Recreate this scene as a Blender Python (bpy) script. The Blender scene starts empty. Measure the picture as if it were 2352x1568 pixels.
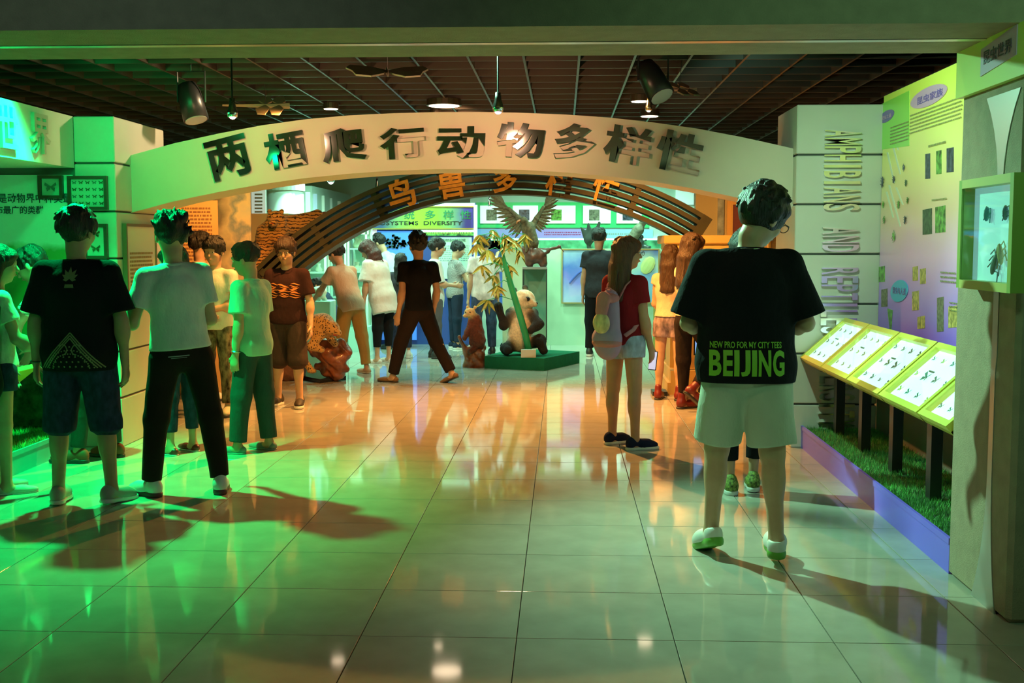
import bpy, bmesh, math, random
import numpy as np
from mathutils import Vector, Matrix, Euler
from mathutils.bvhtree import BVHTree
import openvdb
PI = math.pi
SC = bpy.context.scene
COL = SC.collection
R = math.radians
# ---------------------------------------------------------------- camera
YAW, PITCH, FPX = R(2.48), R(4.79), 2675.0
cam_d = bpy.data.cameras.new('camera'); cam = bpy.data.objects.new('camera', cam_d); COL.objects.link(cam)
cam.location = (0, 0, 1.5); cam.rotation_euler = (PI/2 - PITCH, 0, YAW)
cam_d.sensor_width = 36; cam_d.lens = 36*FPX/2352; cam_d.clip_start = .05
SC.camera = cam
# ---------------------------------------------------------------- world, view
w = bpy.data.worlds.new('hall'); SC.world = w; w.use_nodes = True
bg = w.node_tree.nodes['Background']; bg.inputs[0].default_value = (.20, .62, .38, 1); bg.inputs[1].default_value = .010
SC.view_settings.view_transform = 'Standard'; SC.view_settings.look = 'None'
SC.view_settings.exposure = 0.0; SC.view_settings.gamma = 1; SC.view_settings.use_curve_mapping = False
# ---------------------------------------------------------------- lamps of the hall, and fill spots added to them
def aim(o, to):
    o.rotation_euler = (Vector(to) - o.location).to_track_quat('-Z', 'Y').to_euler()
def spot(loc, to, col, power, angle=80, blend=.6, size=.04):
    l = bpy.data.lights.new('spot_light', 'SPOT'); l.color = col; l.energy = power
    l.spot_size = R(angle); l.spot_blend = blend; l.shadow_soft_size = size
    o = bpy.data.objects.new('spot_light', l); COL.objects.link(o); o.location = loc; aim(o, to); return o
def area(loc, to, col, power, sx, sy):
    l = bpy.data.lights.new('area_light', 'AREA'); l.shape = 'RECTANGLE'; l.size = sx; l.size_y = sy
    l.color = col; l.energy = power
    o = bpy.data.objects.new('area_light', l); COL.objects.link(o); o.location = loc; aim(o, to); return o
GREEN = (0.0, 1.0, .30); TEAL = (.42, 1.0, .66); WARM = (1.0, .50, .16); PALE = (.42, 1.0, .70); PEACH = (1.0, .66, .36)
GREEN = (0.0, 1.0, .20); TEAL = (.36, 1.0, .62); WARM = (1.0, .42, .09); PALE = (.42, 1.0, .72); PEACH = (1.0, .52, .24)
spot((-3.15, 7.3, 2.85), (-3.3, 6.8, 0), GREEN, 1150, 100, .6)
spot((-3.0, 5.9, 2.7), (-3.9, 8.4, 1.9), GREEN, 80, 85, .8)
spot((-2.4, 6.8, 2.85), (-2.9, 8.9, 2.1), GREEN, 55, 60, 1)
spot((-.75, 7.6, 2.85), (1.6, 5.3, .2), TEAL, 1000, 72, 1)
spot((.9, 6.4, 2.8), (2.5, 8.1, 1.2), (.55, 1, .66), 165, 95, .9)
spot((-2.7, 6.4, 2.3), (-3.6, 7.9, 2.2), GREEN, 34, 95, 1)  # extra spot added to turn the fascia greener
spot((-.8, 11.0, 2.85), (-.6, 10.0, 0), WARM, 1150, 115, .8)
spot((-2.3, 10.0, 2.6), (-3.4, 10.8, 1.2), WARM, 330, 120, .9)
spot((-2.1, 9.3, 2.8), (-3.3, 9.0, 2.3), (1, .72, .4), 75, 70, .6)
spot((.4, 9.8, 2.8), (1.5, 11.4, .9), WARM, 520, 100, .8)
spot((-1.1, 11.8, 2.85), (-1.2, 14.2, .8), PEACH, 270, 100, .9)
spot((1.2, 1.6, 2.9), (1.7, 6.0, 1.1), (.35, 1, .50), 75, 85, .9, .15)  # unseen fill added on the camera side, right half
spot((-1.8, 1.9, 2.85), (-1.7, 7.0, .9), (.55, 1, .90), 34, 75, .9, .15)  # weaker added fill behind the camera for the left group
spot((-.3, 4.2, 2.25), (-.3, 4.2, 0), (1, .70, .4), 26, 130, 1, .1)  # added warm fill over the near floor, not a hall lamp
spot((-.2, 5.6, 2.8), (1.8, 4.9, .9), (1, .85, .5), 12, 90, .9)  # added spot that lifts the inner face of the right pillar
for x_, y_ in ((-2.6, 14.2), (-.8, 13.9), (.6, 15.2), (-2.2, 16.0), (-.6, 16.6), (1.2, 17.0), (-3.1, 15.0)):
    spot((x_, y_, 2.85), (x_, y_+.4, 0), PALE, 250 if y_ > 14.5 else 150, 150, .9, .08)
spot((-.41, 7.5, 2.36), (-.5, 8.9, 2.25), (1, .50, .27), 60, 130, 1, .03)
spot((-2.05, 7.6, 2.34), (-1.9, 8.9, 2.2), (1, .50, .27), 42, 125, 1, .03)
spot((1.9, 3.0, 2.9), (2.0, 4.6, 2.75), (.35, 1, .5), 12, 100, 1)  # added spot to brighten the right end of the beam front
spot((1.3, 8.5, 2.62), (1.6, 9.6, 2.95), (.4, 1, .8), 14, 70, 1)  # added uplight for a teal gleam on the right slats
spot((-3.5, 8.7, 2.6), (-3.6, 9.7, 2.95), GREEN, 14, 80, 1)  # same kind of added uplight, green, for the left slats
# ---------------------------------------------------------------- picture rays (target pixels 2352 x 1568)
CAMR = Euler((PI/2 - PITCH, 0, YAW)).to_matrix(); CO = Vector((0, 0, 1.5))
def ray(px, py): return CAMR @ Vector(((px-1176)/FPX, (784-py)/FPX, -1))
def at(px, py, Y): d = ray(px, py); return CO + d*(Y/d.y)
def atX(px, py, X): d = ray(px, py); return CO + d*(X/d.x)
def fl(px, py, z=0): d = ray(px, py); return CO + d*((z-1.5)/d.z)
# ---------------------------------------------------------------- materials
MATS = {}
def mat(name, col, rough=.6, metal=0, bump=0, bscale=60, var=0, vscale=4, emit=0, ecol=None, spec=.5, coat=0, alpha=None, trans=0, stretch=None, attr=None, sheen=0):
    if name in MATS: return MATS[name]
    m = bpy.data.materials.new(name); m.use_nodes = True; nt = m.node_tree; b = nt.nodes['Principled BSDF']
    b.inputs['Base Color'].default_value = (*col, 1); b.inputs['Roughness'].default_value = rough
    b.inputs['Metallic'].default_value = metal; b.inputs['Specular IOR Level'].default_value = spec
    b.inputs['Coat Weight'].default_value = coat; b.inputs['Coat Roughness'].default_value = .08
    b.inputs['Transmission Weight'].default_value = trans; b.inputs['Sheen Weight'].default_value = sheen
    if emit:
        b.inputs['Emission Strength'].default_value = emit; b.inputs['Emission Color'].default_value = (*(ecol or col), 1)
    tc = nt.nodes.new('ShaderNodeTexCoord'); src = tc.outputs['Object']
    if stretch:
        mp = nt.nodes.new('ShaderNodeMapping'); mp.inputs['Scale'].default_value = stretch
        nt.links.new(src, mp.inputs[0]); src = mp.outputs[0]
    if attr:
        a = nt.nodes.new('ShaderNodeAttribute'); a.attribute_name = 'Col'
        nt.links.new(a.outputs['Color'], b.inputs['Base Color'])
        if var:
            n = nt.nodes.new('ShaderNodeTexNoise'); n.inputs['Scale'].default_value = vscale; n.inputs['Detail'].default_value = 5
            nt.links.new(src, n.inputs[0]); mr = nt.nodes.new('ShaderNodeMapRange'); nt.links.new(n.outputs[0], mr.inputs[0])
            mr.inputs[1].default_value = .3; mr.inputs[2].default_value = .7; mr.inputs[3].default_value = 1-var; mr.inputs[4].default_value = 1+var
            h = nt.nodes.new('ShaderNodeVectorMath'); h.operation = 'SCALE'
            nt.links.new(a.outputs['Color'], h.inputs[0]); nt.links.new(mr.outputs[0], h.inputs['Scale']); nt.links.new(h.outputs[0], b.inputs['Base Color'])
    elif var:
        n = nt.nodes.new('ShaderNodeTexNoise'); n.inputs['Scale'].default_value = vscale; n.inputs['Detail'].default_value = 6
        nt.links.new(src, n.inputs[0])
        rp = nt.nodes.new('ShaderNodeValToRGB'); nt.links.new(n.outputs[0], rp.inputs[0])
        rp.color_ramp.elements[0].position = .3; rp.color_ramp.elements[1].position = .7
        rp.color_ramp.elements[0].color = (*[c*(1-var) for c in col], 1); rp.color_ramp.elements[1].color = (*[min(1, c*(1+var)) for c in col], 1)
        nt.links.new(rp.outputs[0], b.inputs['Base Color'])
    if bump:
        n2 = nt.nodes.new('ShaderNodeTexNoise'); n2.inputs['Scale'].default_value = bscale; n2.inputs['Detail'].default_value = 4
        nt.links.new(src, n2.inputs[0]); bp = nt.nodes.new('ShaderNodeBump'); bp.inputs['Strength'].default_value = bump; bp.inputs['Distance'].default_value = .02 if bscale == 13 else .01
        nt.links.new(n2.outputs[0], bp.inputs['Height']); nt.links.new(bp.outputs[0], b.inputs['Normal'])
    MATS[name] = m; return m
def ramp_mat(name, stops, axis='Z', lo=0., hi=1., rough=.4, noise=0, nscale=6, emit=0, spec=.5):
    """printed colours that run along one object axis, warped by noise"""
    if name in MATS: return MATS[name]
    m = bpy.data.materials.new(name); m.use_nodes = True; nt = m.node_tree; b = nt.nodes['Principled BSDF']
    b.inputs['Roughness'].default_value = rough; b.inputs['Specular IOR Level'].default_value = spec
    tc = nt.nodes.new('ShaderNodeTexCoord'); sx = nt.nodes.new('ShaderNodeSeparateXYZ'); nt.links.new(tc.outputs['Object'], sx.inputs[0])
    mr = nt.nodes.new('ShaderNodeMapRange'); mr.inputs[1].default_value = lo; mr.inputs[2].default_value = hi
    nt.links.new(sx.outputs[axis], mr.inputs[0]); val = mr.outputs[0]
    if noise:
        n = nt.nodes.new('ShaderNodeTexNoise'); n.inputs['Scale'].default_value = nscale; n.inputs['Detail'].default_value = 5
        nt.links.new(tc.outputs['Object'], n.inputs[0]); ma = nt.nodes.new('ShaderNodeMath'); ma.operation = 'MULTIPLY_ADD'
        nt.links.new(n.outputs[0], ma.inputs[0]); ma.inputs[1].default_value = noise; ad = nt.nodes.new('ShaderNodeMath'); ad.operation = 'SUBTRACT'
        nt.links.new(val, ad.inputs[0]); ad.inputs[1].default_value = noise/2; nt.links.new(ad.outputs[0], ma.inputs[2]); val = ma.outputs[0]
    rp = nt.nodes.new('ShaderNodeValToRGB'); nt.links.new(val, rp.inputs[0]); cr = rp.color_ramp
    while len(cr.elements) < len(stops): cr.elements.new(.5)
    for e, (p, c) in zip(cr.elements, stops): e.position = p; e.color = (*c, 1)
    nt.links.new(rp.outputs[0], b.inputs['Base Color'])
    if emit: nt.links.new(rp.outputs[0], b.inputs['Emission Color']); b.inputs['Emission Strength'].default_value = emit
    MATS[name] = m; return m
def glass_mat():
    if 'case glass' in MATS: return MATS['case glass']
    m = bpy.data.materials.new('case glass'); m.use_nodes = True; nt = m.node_tree; nt.nodes.clear()
    o = nt.nodes.new('ShaderNodeOutputMaterial'); mx = nt.nodes.new('ShaderNodeMixShader'); t = nt.nodes.new('ShaderNodeBsdfTransparent')
    g = nt.nodes.new('ShaderNodeBsdfGlossy'); g.inputs['Roughness'].default_value = .03; t.inputs[0].default_value = (.86, .95, .92, 1)
    f = nt.nodes.new('ShaderNodeLayerWeight'); f.inputs[0].default_value = .5
    pw = nt.nodes.new('ShaderNodeMath'); pw.operation = 'POWER'; pw.inputs[1].default_value = 5; nt.links.new(f.outputs['Facing'], pw.inputs[0])
    ma = nt.nodes.new('ShaderNodeMath'); ma.operation = 'MULTIPLY_ADD'; ma.inputs[1].default_value = .5; ma.inputs[2].default_value = .03; nt.links.new(pw.outputs[0], ma.inputs[0])
    nt.links.new(ma.outputs[0], mx.inputs[0]); nt.links.new(t.outputs[0], mx.inputs[1]); nt.links.new(g.outputs[0], mx.inputs[2]); nt.links.new(mx.outputs[0], o.inputs[0])
    MATS['case glass'] = m; return m
# ---------------------------------------------------------------- objects
def tag(o, label=None, cat=None, group=None, kind=None):
    if label: o['label'] = label
    if cat: o['category'] = cat
    if group: o['group'] = group
    if kind: o['kind'] = kind
    return o
def empty(name, loc=(0, 0, 0), rz=0, label=None, cat=None, group=None, kind=None):
    o = bpy.data.objects.new(name, None); COL.objects.link(o); o.location = loc; o.rotation_euler = (0, 0, rz); o.empty_display_size = .1
    return tag(o, label, cat, group, kind)
def link(name, me, m=None, parent=None, smooth=False):
    o = bpy.data.objects.new(name, me); COL.objects.link(o)
    if m is not None and not me.materials: me.materials.append(m)
    if parent is not None: o.parent = parent
    if smooth: me.shade_smooth()
    return o
class MB:
    def __init__(self): self.bm = bmesh.new()
    def box(self, lo, hi, M=None, bev=0):
        lo, hi = Vector(lo), Vector(hi); c = (lo+hi)/2; s = hi-lo
        T = Matrix.Translation(c) @ Matrix.Diagonal((*s, 1)); T = (M @ T) if M else T
        r = bmesh.ops.create_cube(self.bm, size=1, matrix=T)
        if bev:
            ed = set(); [ed.update(v.link_edges) for v in r['verts']]
            bmesh.ops.bevel(self.bm, geom=list(ed), offset=bev, segments=1, affect='EDGES')
        return self
    def poly(self, pts, thick):
        """flat outline given depth along a vector"""
        t = Vector(thick); a = [self.bm.verts.new(Vector(p)) for p in pts]; b = [self.bm.verts.new(Vector(p)+t) for p in pts]; n = len(pts)
        self.bm.faces.new(a[::-1]); self.bm.faces.new(b)
        for i in range(n): self.bm.faces.new((a[i], a[(i+1) % n], b[(i+1) % n], b[i]))
        return self
    def tube(self, pts, rad, seg=8, cap=True, flat=1.0):
        pts = [Vector(p) for p in pts]; n = len(pts); rad = rad if isinstance(rad, (list, tuple)) else [rad]*n
        up = None; rings = []
        for i, p in enumerate(pts):
            d = (pts[min(i+1, n-1)] - pts[max(i-1, 0)]).normalized()
            if up is None: up = d.orthogonal().normalized() if abs(d.z) > .9 else Vector((0, 0, 1))
            x = up.cross(d).normalized(); up = d.cross(x).normalized()
            rings.append([self.bm.verts.new(p + (x*math.cos(a)*rad[i] + up*math.sin(a)*rad[i]*flat)) for a in [2*PI*k/seg for k in range(seg)]])
        for i in range(n-1):
            for k in range(seg): self.bm.faces.new((rings[i][k], rings[i][(k+1) % seg], rings[i+1][(k+1) % seg], rings[i+1][k]))
        if cap: self.bm.faces.new(rings[0][::-1]); self.bm.faces.new(rings[-1])
        return self
    def lathe(self, prof, seg=20, M=None):
        M = M or Matrix.Identity(4); rings = []
        for r_, z in prof: rings.append([self.bm.verts.new(M @ Vector((r_*math.cos(2*PI*k/seg), r_*math.sin(2*PI*k/seg), z))) for k in range(seg)])
        for i in range(len(prof)-1):
            for k in range(seg): self.bm.faces.new((rings[i][k], rings[i][(k+1) % seg], rings[i+1][(k+1) % seg], rings[i+1][k]))
        self.bm.faces.new(rings[0][::-1]); self.bm.faces.new(rings[-1]); return self
    def ball(self, c, r, M=None, seg=10):
        r = r if isinstance(r, (tuple, list)) else (r, r, r)
        T = Matrix.Translation(c) @ (M or Matrix.Identity(4)) @ Matrix.Diagonal((*r, 1))
        bmesh.ops.create_uvsphere(self.bm, u_segments=seg, v_segments=max(5, seg*2//3), radius=1, matrix=T); return self
    def mesh(self, name, normals=True):
        if normals: bmesh.ops.recalc_face_normals(self.bm, faces=self.bm.faces)
        me = bpy.data.meshes.new(name); self.bm.to_mesh(me); self.bm.free(); return me
    def build(self, name, m, parent=None, smooth=False):
        return link(name, self.mesh(name), m, parent, smooth)
def box(name, lo, hi, m, parent=None, M=None, bev=0): return MB().box(lo, hi, M, bev).build(name, m, parent)
def struct(o): o['kind'] = 'structure'; return o
def text_me(s, ext=.0, off=.0, bev=0, align='CENTER', space=1.0):
    c = bpy.data.curves.new('t', 'FONT'); c.body = s; c.extrude = ext; c.offset = off; c.bevel_depth = bev; c.align_x = align; c.align_y = 'CENTER'
    c.space_character = space; c.resolution_u = 3
    o = bpy.data.objects.new('t', c); COL.objects.link(o)
    me = bpy.data.meshes.new_from_object(o.evaluated_get(bpy.context.evaluated_depsgraph_get()))
    bpy.data.objects.remove(o); bpy.data.curves.remove(c); return me
def fit_text(s, name, m, parent, center, right, up, wd, ht, ext=.01, off=0.):
    """text whose ink box is wd x ht, centred, running along `right` with letters standing along `up`"""
    me = text_me(s, ext=1, off=off); co = np.empty(len(me.vertices)*3); me.vertices.foreach_get('co', co); co = co.reshape(-1, 3)
    lo, hi = co.min(0), co.max(0); c = (lo+hi)/2
    co[:, 0] = (co[:, 0]-c[0])/max(hi[0]-lo[0], 1e-6)*wd; co[:, 1] = (co[:, 1]-c[1])/max(hi[1]-lo[1], 1e-6)*ht; co[:, 2] *= ext/2
    rt, u = Vector(right).normalized(), Vector(up).normalized(); n = rt.cross(u)
    A = np.array([rt, u, n]); co = co @ A + np.array(center)
    me.vertices.foreach_set('co', co.ravel()); me.update()
    if me.materials: me.materials.clear()
    return link(name, me, m, parent)
# ---------------------------------------------------------------- smooth solids (signed distance on a grid -> mesh)
def nrm(v): v = np.asarray(v, float); return v/np.linalg.norm(v)
class Solid:
    def __init__(s): s.P = []; s.post = []
    def cone(s, a, b, ra, rb, k=.02, sq=None, planes=(), col=None, neg=False):
        s.P.append(('c', np.array(a, float), np.array(b, float), ra, rb, k, sq, planes, col, neg)); return s
    def ell(s, c, r, M=None, k=.02, planes=(), col=None, neg=False):
        s.P.append(('e', np.array(c, float), np.array(r, float), None if M is None else np.array(M)[:3, :3], None, k, None, planes, col, neg)); return s
    def cut(s, pt, n): s.post.append(('p', np.array(pt, float), nrm(n))); return s
    def wave(s, amp, seed=0, f=(9, 9, 5), n=4): s.post.append(('w', amp, seed, f, n)); return s
    @staticmethod
    def ev(p, x, y, z):
        t, a, b, c, d_, k, sq, planes, col, neg = p
        if t == 'c':
            qx, qy, qz = x-a[0], y-a[1], z-a[2]; ba = b-a; fac = 1
            if sq is not None:
                n, f = nrm(sq[0]), sq[1]; g = 1/f-1; dt = (qx*n[0]+qy*n[1]+qz*n[2])*g
                qx, qy, qz = qx+dt*n[0], qy+dt*n[1], qz+dt*n[2]; ba = ba + n*(ba@n)*g; fac = (1+f)/2
            h = np.clip((qx*ba[0]+qy*ba[1]+qz*ba[2])/max(ba@ba, 1e-9), 0, 1)
            d = (np.sqrt((qx-h*ba[0])**2+(qy-h*ba[1])**2+(qz-h*ba[2])**2) - (c+(d_-c)*h))*fac
        else:
            qx, qy, qz = x-a[0], y-a[1], z-a[2]
            if c is not None: qx, qy, qz = [c[0][i]*qx+c[1][i]*qy+c[2][i]*qz for i in range(3)]
            k0 = np.sqrt((qx/b[0])**2+(qy/b[1])**2+(qz/b[2])**2); k1 = np.sqrt((qx/b[0]**2)**2+(qy/b[1]**2)**2+(qz/b[2]**2)**2)
            d = k0*(k0-1)/np.maximum(k1, 1e-6)
        for pt, n in planes:
            n = nrm(n); d = np.maximum(d, (x-pt[0])*n[0]+(y-pt[1])*n[1]+(z-pt[2])*n[2])
        return d
    def mesh(s, name, vox=.01, adapt=0.0, tau=.012):
        lo = np.full(3, 1e9); hi = -lo; B = []
        for p in s.P:
            if p[0] == 'c': r = max(p[3], p[4]); l, h = np.minimum(p[1], p[2])-r, np.maximum(p[1], p[2])+r
            else: r = p[2].max() if p[3] is not None else p[2]; l, h = p[1]-r, p[1]+r
            B.append((l, h))
            if not p[9]: lo = np.minimum(lo, l); hi = np.maximum(hi, h)
        lo -= vox*4; hi += vox*4; n = np.ceil((hi-lo)/vox).astype(int)+1; INIT = .06
        D = np.full(n, INIT, np.float32); g = [(lo[i]+vox*np.arange(n[i])).astype(np.float32) for i in range(3)]
        for p, (l, h) in zip(s.P, B):
            m = INIT+p[5]; i0 = np.maximum(((l-m-lo)/vox).astype(int), 0); i1 = np.minimum(((h+m-lo)/vox).astype(int)+1, n)
            if (i1 <= i0).any(): continue
            sl = tuple(slice(i0[i], i1[i]) for i in range(3))
            x = g[0][sl[0]][:, None, None]; y = g[1][sl[1]][None, :, None]; z = g[2][sl[2]][None, None, :]
            d = s.ev(p, x, y, z).astype(np.float32); k = p[5]; A = D[sl]
            if p[9]:
                hh = np.maximum(k-np.abs(A+d), 0)/k; D[sl] = np.maximum(A, -d)+hh*hh*k/4
            else:
                hh = np.maximum(k-np.abs(A-d), 0)/k; D[sl] = np.minimum(A, d)-hh*hh*k/4
        x, y, z = g[0][:, None, None], g[1][None, :, None], g[2][None, None, :]
        for q in s.post:
            if q[0] == 'w':
                rs = np.random.RandomState(q[2]); f = q[3]; W = 0
                for i in range(q[4]):
                    kx, ky, kz = rs.uniform(-1, 1, 3)*np.array(f)*2; ph = rs.uniform(0, 6.28)
                    W = W + np.sin(kx*x+ky*y+kz*z+ph + 1.3*np.sin(x*f[0]*rs.uniform(.3, 1)+z*f[2]*rs.uniform(.3, 1)+ph)) / (1+.4*i)
                D += (W*q[1]/q[4]*2).astype(np.float32)
            else:
                pt, nn = q[1], q[2]; D = np.maximum(D, ((x-pt[0])*nn[0]+(y-pt[1])*nn[1]+(z-pt[2])*nn[2]).astype(np.float32))
        D[0] = D[-1] = INIT; D[:, 0] = D[:, -1] = INIT; D[:, :, 0] = D[:, :, -1] = INIT
        fg = openvdb.FloatGrid(INIT); fg.copyFromArray(np.ascontiguousarray(D))
        pts, tri, quad = fg.convertToPolygons(isovalue=0.0, adaptivity=adapt)
        me = bpy.data.meshes.new(name)
        if len(pts) == 0: return me
        v = pts*vox + lo
        loops = np.concatenate([tri.ravel(), quad.ravel()]).astype(np.int32); nt_, nq = len(tri), len(quad)
        starts = np.concatenate([np.arange(nt_)*3, nt_*3+np.arange(nq)*4]).astype(np.int32)
        me.vertices.add(len(v)); me.vertices.foreach_set('co', v.ravel().astype(np.float32))
        me.loops.add(len(loops)); me.loops.foreach_set('vertex_index', loops)
        me.polygons.add(nt_+nq); me.polygons.foreach_set('loop_start', starts)
        me.update(calc_edges=True); me.shade_smooth()
        if any(p[8] is not None for p in s.P):
            W = np.zeros(len(v)); C = np.zeros((len(v), 3))
            for p in s.P:
                if p[8] is None or p[9]: continue
                w_ = np.exp(-np.clip(s.ev(p, v[:, 0], v[:, 1], v[:, 2]), -.05, .5)/tau)
                W += w_; c_ = p[8](v) if callable(p[8]) else np.array(p[8])[None, :]; C += w_[:, None]*c_
            C /= np.maximum(W, 1e-12)[:, None]; ca = me.color_attributes.new('Col', 'FLOAT_COLOR', 'POINT')
            ca.data.foreach_set('color', np.concatenate([C, np.ones((len(v), 1))], 1).ravel().astype(np.float32))
        return me
rnd = random.Random(7)
# ================================================================ floor
m_tile = mat('polished tile', (.42, .395, .33), rough=.06, var=.10, vscale=5, spec=.7)
m_grout = mat('grout', (.10, .09, .08), rough=.8)
m_cream = mat('painted board', (.62, .58, .50), rough=.55, var=.04, bump=.05, bscale=40)
floor = struct(box('floor', (-7, 1.5, -.06), (6, 22, -.012), m_grout))
tiles = []
def tile_mesh():
    b = MB(); b.box((-.2982, -.2982, -.012), (.2982, .2982, 0), bev=.0015); return b.mesh('tile')
tm = tile_mesh(); far = MB()
X0, Y0, S = -.17, 4.335, .6
for i in range(-8, 6):
    for j in range(-5, 27):
        cx, cy = X0+S*(i+.5), Y0+S*(j+.5)
        if -1 <= j <= 19 and -6 <= i <= 5 and (abs(cx) < 2.3+.22*cy): 
            t = link('tile', tm, m_tile, floor); t.location = (cx, cy, 0)
        else: far.box((cx-.2982, cy-.2982, -.012), (cx+.2982, cy+.2982, 0))
far.build('tile', m_tile, floor)['kind'] = 'stuff'
# ================================================================ near portal: beam and right pillar
m_port = mat('sprayed portal board', (.36, .265, .175), rough=.75, bump=.35, bscale=160, var=.10, vscale=14)
m_inlay = mat('satin steel inlay', (.62, .62, .62), rough=.28, metal=.85)
XP, YP0, YP1, ZB = 1.76, 4.58, 5.29, 2.336
pil = struct(box('wall_pillar', (XP, YP0, 0), (3.4, YP1, ZB), m_port, bev=.02))
beam = struct(box('wall_beam', (-6, YP0, ZB), (3.4, YP1, 3.3), m_port))
MB().box((-6, 4.925, ZB-.003), (XP, 4.975, ZB+.01)).build('inlay_strip', m_inlay, beam)
def flare(z):   # half width of the inlay on the pillar
    return .028 + .17*max(0, (z-1.72)/.40)**2.2*(z > 1.72) + .13*max(0, (.62-z)/.62)**2.4
zs = [i*.07 for i in range(0, 31)]
outl = [(XP-.004, 4.80-flare(z)*(1 if z > 1 else .6), z) for z in zs] + [(XP-.004, 4.80+flare(z)*(1 if z > 1 else 1.1), z) for z in zs[::-1]]
MB().poly(outl, (.008, 0, 0)).build('inlay_strip', m_inlay, pil)
m_yel = mat('lemon panel', (.72, .85, .16), rough=.35)
m_pinkl = mat('lilac print', (.62, .38, .62), rough=.4)
m_ink = mat('dark print', (.06, .06, .09), rough=.5)
hd = empty('header_sign', (XP, 4.92, 2.136), label='lemon yellow header sign with a lilac label on top of the right pillar', cat='sign')
def toparent(o, p): o.parent = p; o.matrix_parent_inverse = Matrix.Translation(-p.location) if not any(p.rotation_euler) else p.matrix_basis.inverted(); return o
toparent(box('sign_panel', (XP-.03, 4.47, 2.136), (XP-.001, YP1, ZB), m_yel), hd)
toparent(MB().poly([(XP-.034, 4.60, 2.22), (XP-.034, 4.98, 2.19), (XP-.034, 4.98, 2.30), (XP-.034, 4.60, 2.335)], (.004, 0, 0)).build('label', m_pinkl), hd)
toparent(fit_text('昆虫世界', 'lettering', m_ink, None, (XP-.037, 4.79, 2.262), (0, -1, .02), (0, 0, 1), .30, .055, .002), hd)
# ================================================================ ceiling: black void + open grille
m_void = mat('black void', (.012, .014, .013), rough=.9)
m_slat = mat('brown grille slat', (.075, .058, .042), rough=.4, metal=.2)
ceil = struct(box('ceiling', (-8, 5.29, 3.35), (7, 22, 3.4), m_void))
HG = 2.90
bx, by = MB().box((-.009, -8.2, 0), (.009, 8.2, .075)).mesh('slat'), MB().box((-7, -.007, 0), (7, .007, .07)).mesh('slat')
k = 0; x = -6.6
while x < 5.6:
    o = link('ceiling_slat', bx, m_slat, ceil); o.location = (x, 13.6, HG); x += .42
y = 5.5
while y < 21.6:
    o = link('cross_slat', by, m_slat, ceil); o.location = (-.5, y, HG+.001); y += .40
# ================================================================ walls far away
m_pale = mat('pale mint wall', (.55, .68, .58), rough=.6)
m_gwall = mat('light green board', (.50, .62, .42), rough=.6, var=.05)
struct(box('wall_back', (-7, 19.6, 0), (6, 19.8, 3.35), m_pale))
struct(box('wall_left', (-7.1, 1.5, 0), (-7, 19.6, 3.35), mat('dark wall', (.05, .06, .05), rough=.8)))
struct(box('wall_right', (5.9, 1.5, 0), (6, 19.6, 3.35), MATS['dark wall']))
# ================================================================ grooved columns and the title arch
def column(name, x0, x1, y0, y1, zt, joints, label, m):
    root = empty(name, ((x0+x1)/2, y0, 0), label=label, cat='column')
    toparent(box('core', (x0+.012, y0+.012, 0), (x1-.012, y1-.012, zt), MATS['dark wall']), root)
    zz = [0]+sorted(joints)+[zt]
    for a, b in zip(zz, zz[1:]):
        toparent(box('panel', (x0, y0, a+(.007 if a else 0)), (x1, y1, b-(.007 if b < zt else 0)), m, bev=.006), root)
    return root
def zj(py, Y): return at(1292, py, Y).z
m_col = mat('cream column board', (.60, .58, .50), rough=.5, var=.03)
cr = column('grooved_column', 1.69, 2.31, 8.6, 9.36, zj(243, 8.6), [zj(v, 8.6) for v in (357, 470, 583, 697, 810, 925)], 'grooved cream column at right with tall sideways mirror lettering', m_col)
clf = column('grooved_column', -3.55, -3.25, 8.4, 9.46, zj(262, 8.4), [zj(v, 8.4) for v in (371, 484, 594, 703, 812, 920)], 'grooved column at left lit green, carrying insect frames', m_col)
m_mirror = mat('mirror steel', (.92, .92, .96), rough=.20, metal=1)
# sideways lettering on the right column
def side_word(s, y0, y1, m):
    za, zb = zj(y0, 8.6), zj(y1, 8.6); n = len(s); st = (za-zb)/n
    for i, ch in enumerate(s):
        zc = za-(i+.5)*st
        wd = st*.82 if ch != 'I' else st*.34
        toparent(fit_text(ch, 'letter', m, None, (2.015, 8.585, zc), (0, 0, -1), (1, 0, 0), wd, .262, .03, .008), cr)
side_word('AMPHIBIANS', 300, 486, m_mirror); side_word('AND', 520, 580, m_mirror)
side_word('REPTILES', 612, 765, m_mirror); side_word('DIVERSITY', 800, 975, m_mirror)
# arch
m_arch = mat('arch board', (.66, .56, .43), rough=.55, var=.03)
YA0, YA1 = 8.72, 9.24
top = [(298, 357), (400, 329), (500, 307), (600, 288), (700, 274), (800, 265), (900, 260), (1000, 257.5), (1100, 257), (1200, 259), (1300, 263), (1400, 270), (1500, 281), (1600, 295), (1700, 314), (1760, 327), (1822, 341)]
bot = [(298, 489), (400, 462), (500, 441), (600, 423), (700, 409), (800, 399), (900, 392), (1000, 388.5), (1100, 388), (1200, 390), (1300, 396), (1400, 405), (1500, 417), (1600, 434), (1700, 455), (1760, 468), (1822, 482)]
arch = empty('arch_sign', (-.8, YA0, 2.05), label='wide shallow cream arch with nine mirror-steel Chinese characters spanning the two columns', cat='arch')
a_pts = [at(px, py, YA0) for px, py in top]; b_pts = [at(px, py, YA0) for px, py in bot]
b = MB(); dv = Vector((0, YA1-YA0, 0)); bm = b.bm
rows = [[bm.verts.new(p) for p in L] for L in (a_pts, b_pts, [p+dv for p in b_pts], [p+dv for p in a_pts])]
for i in range(len(top)-1):
    for r_ in range(4): bm.faces.new((rows[r_][i], rows[r_][i+1], rows[(r_+1) % 4][i+1], rows[(r_+1) % 4][i]))
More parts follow.
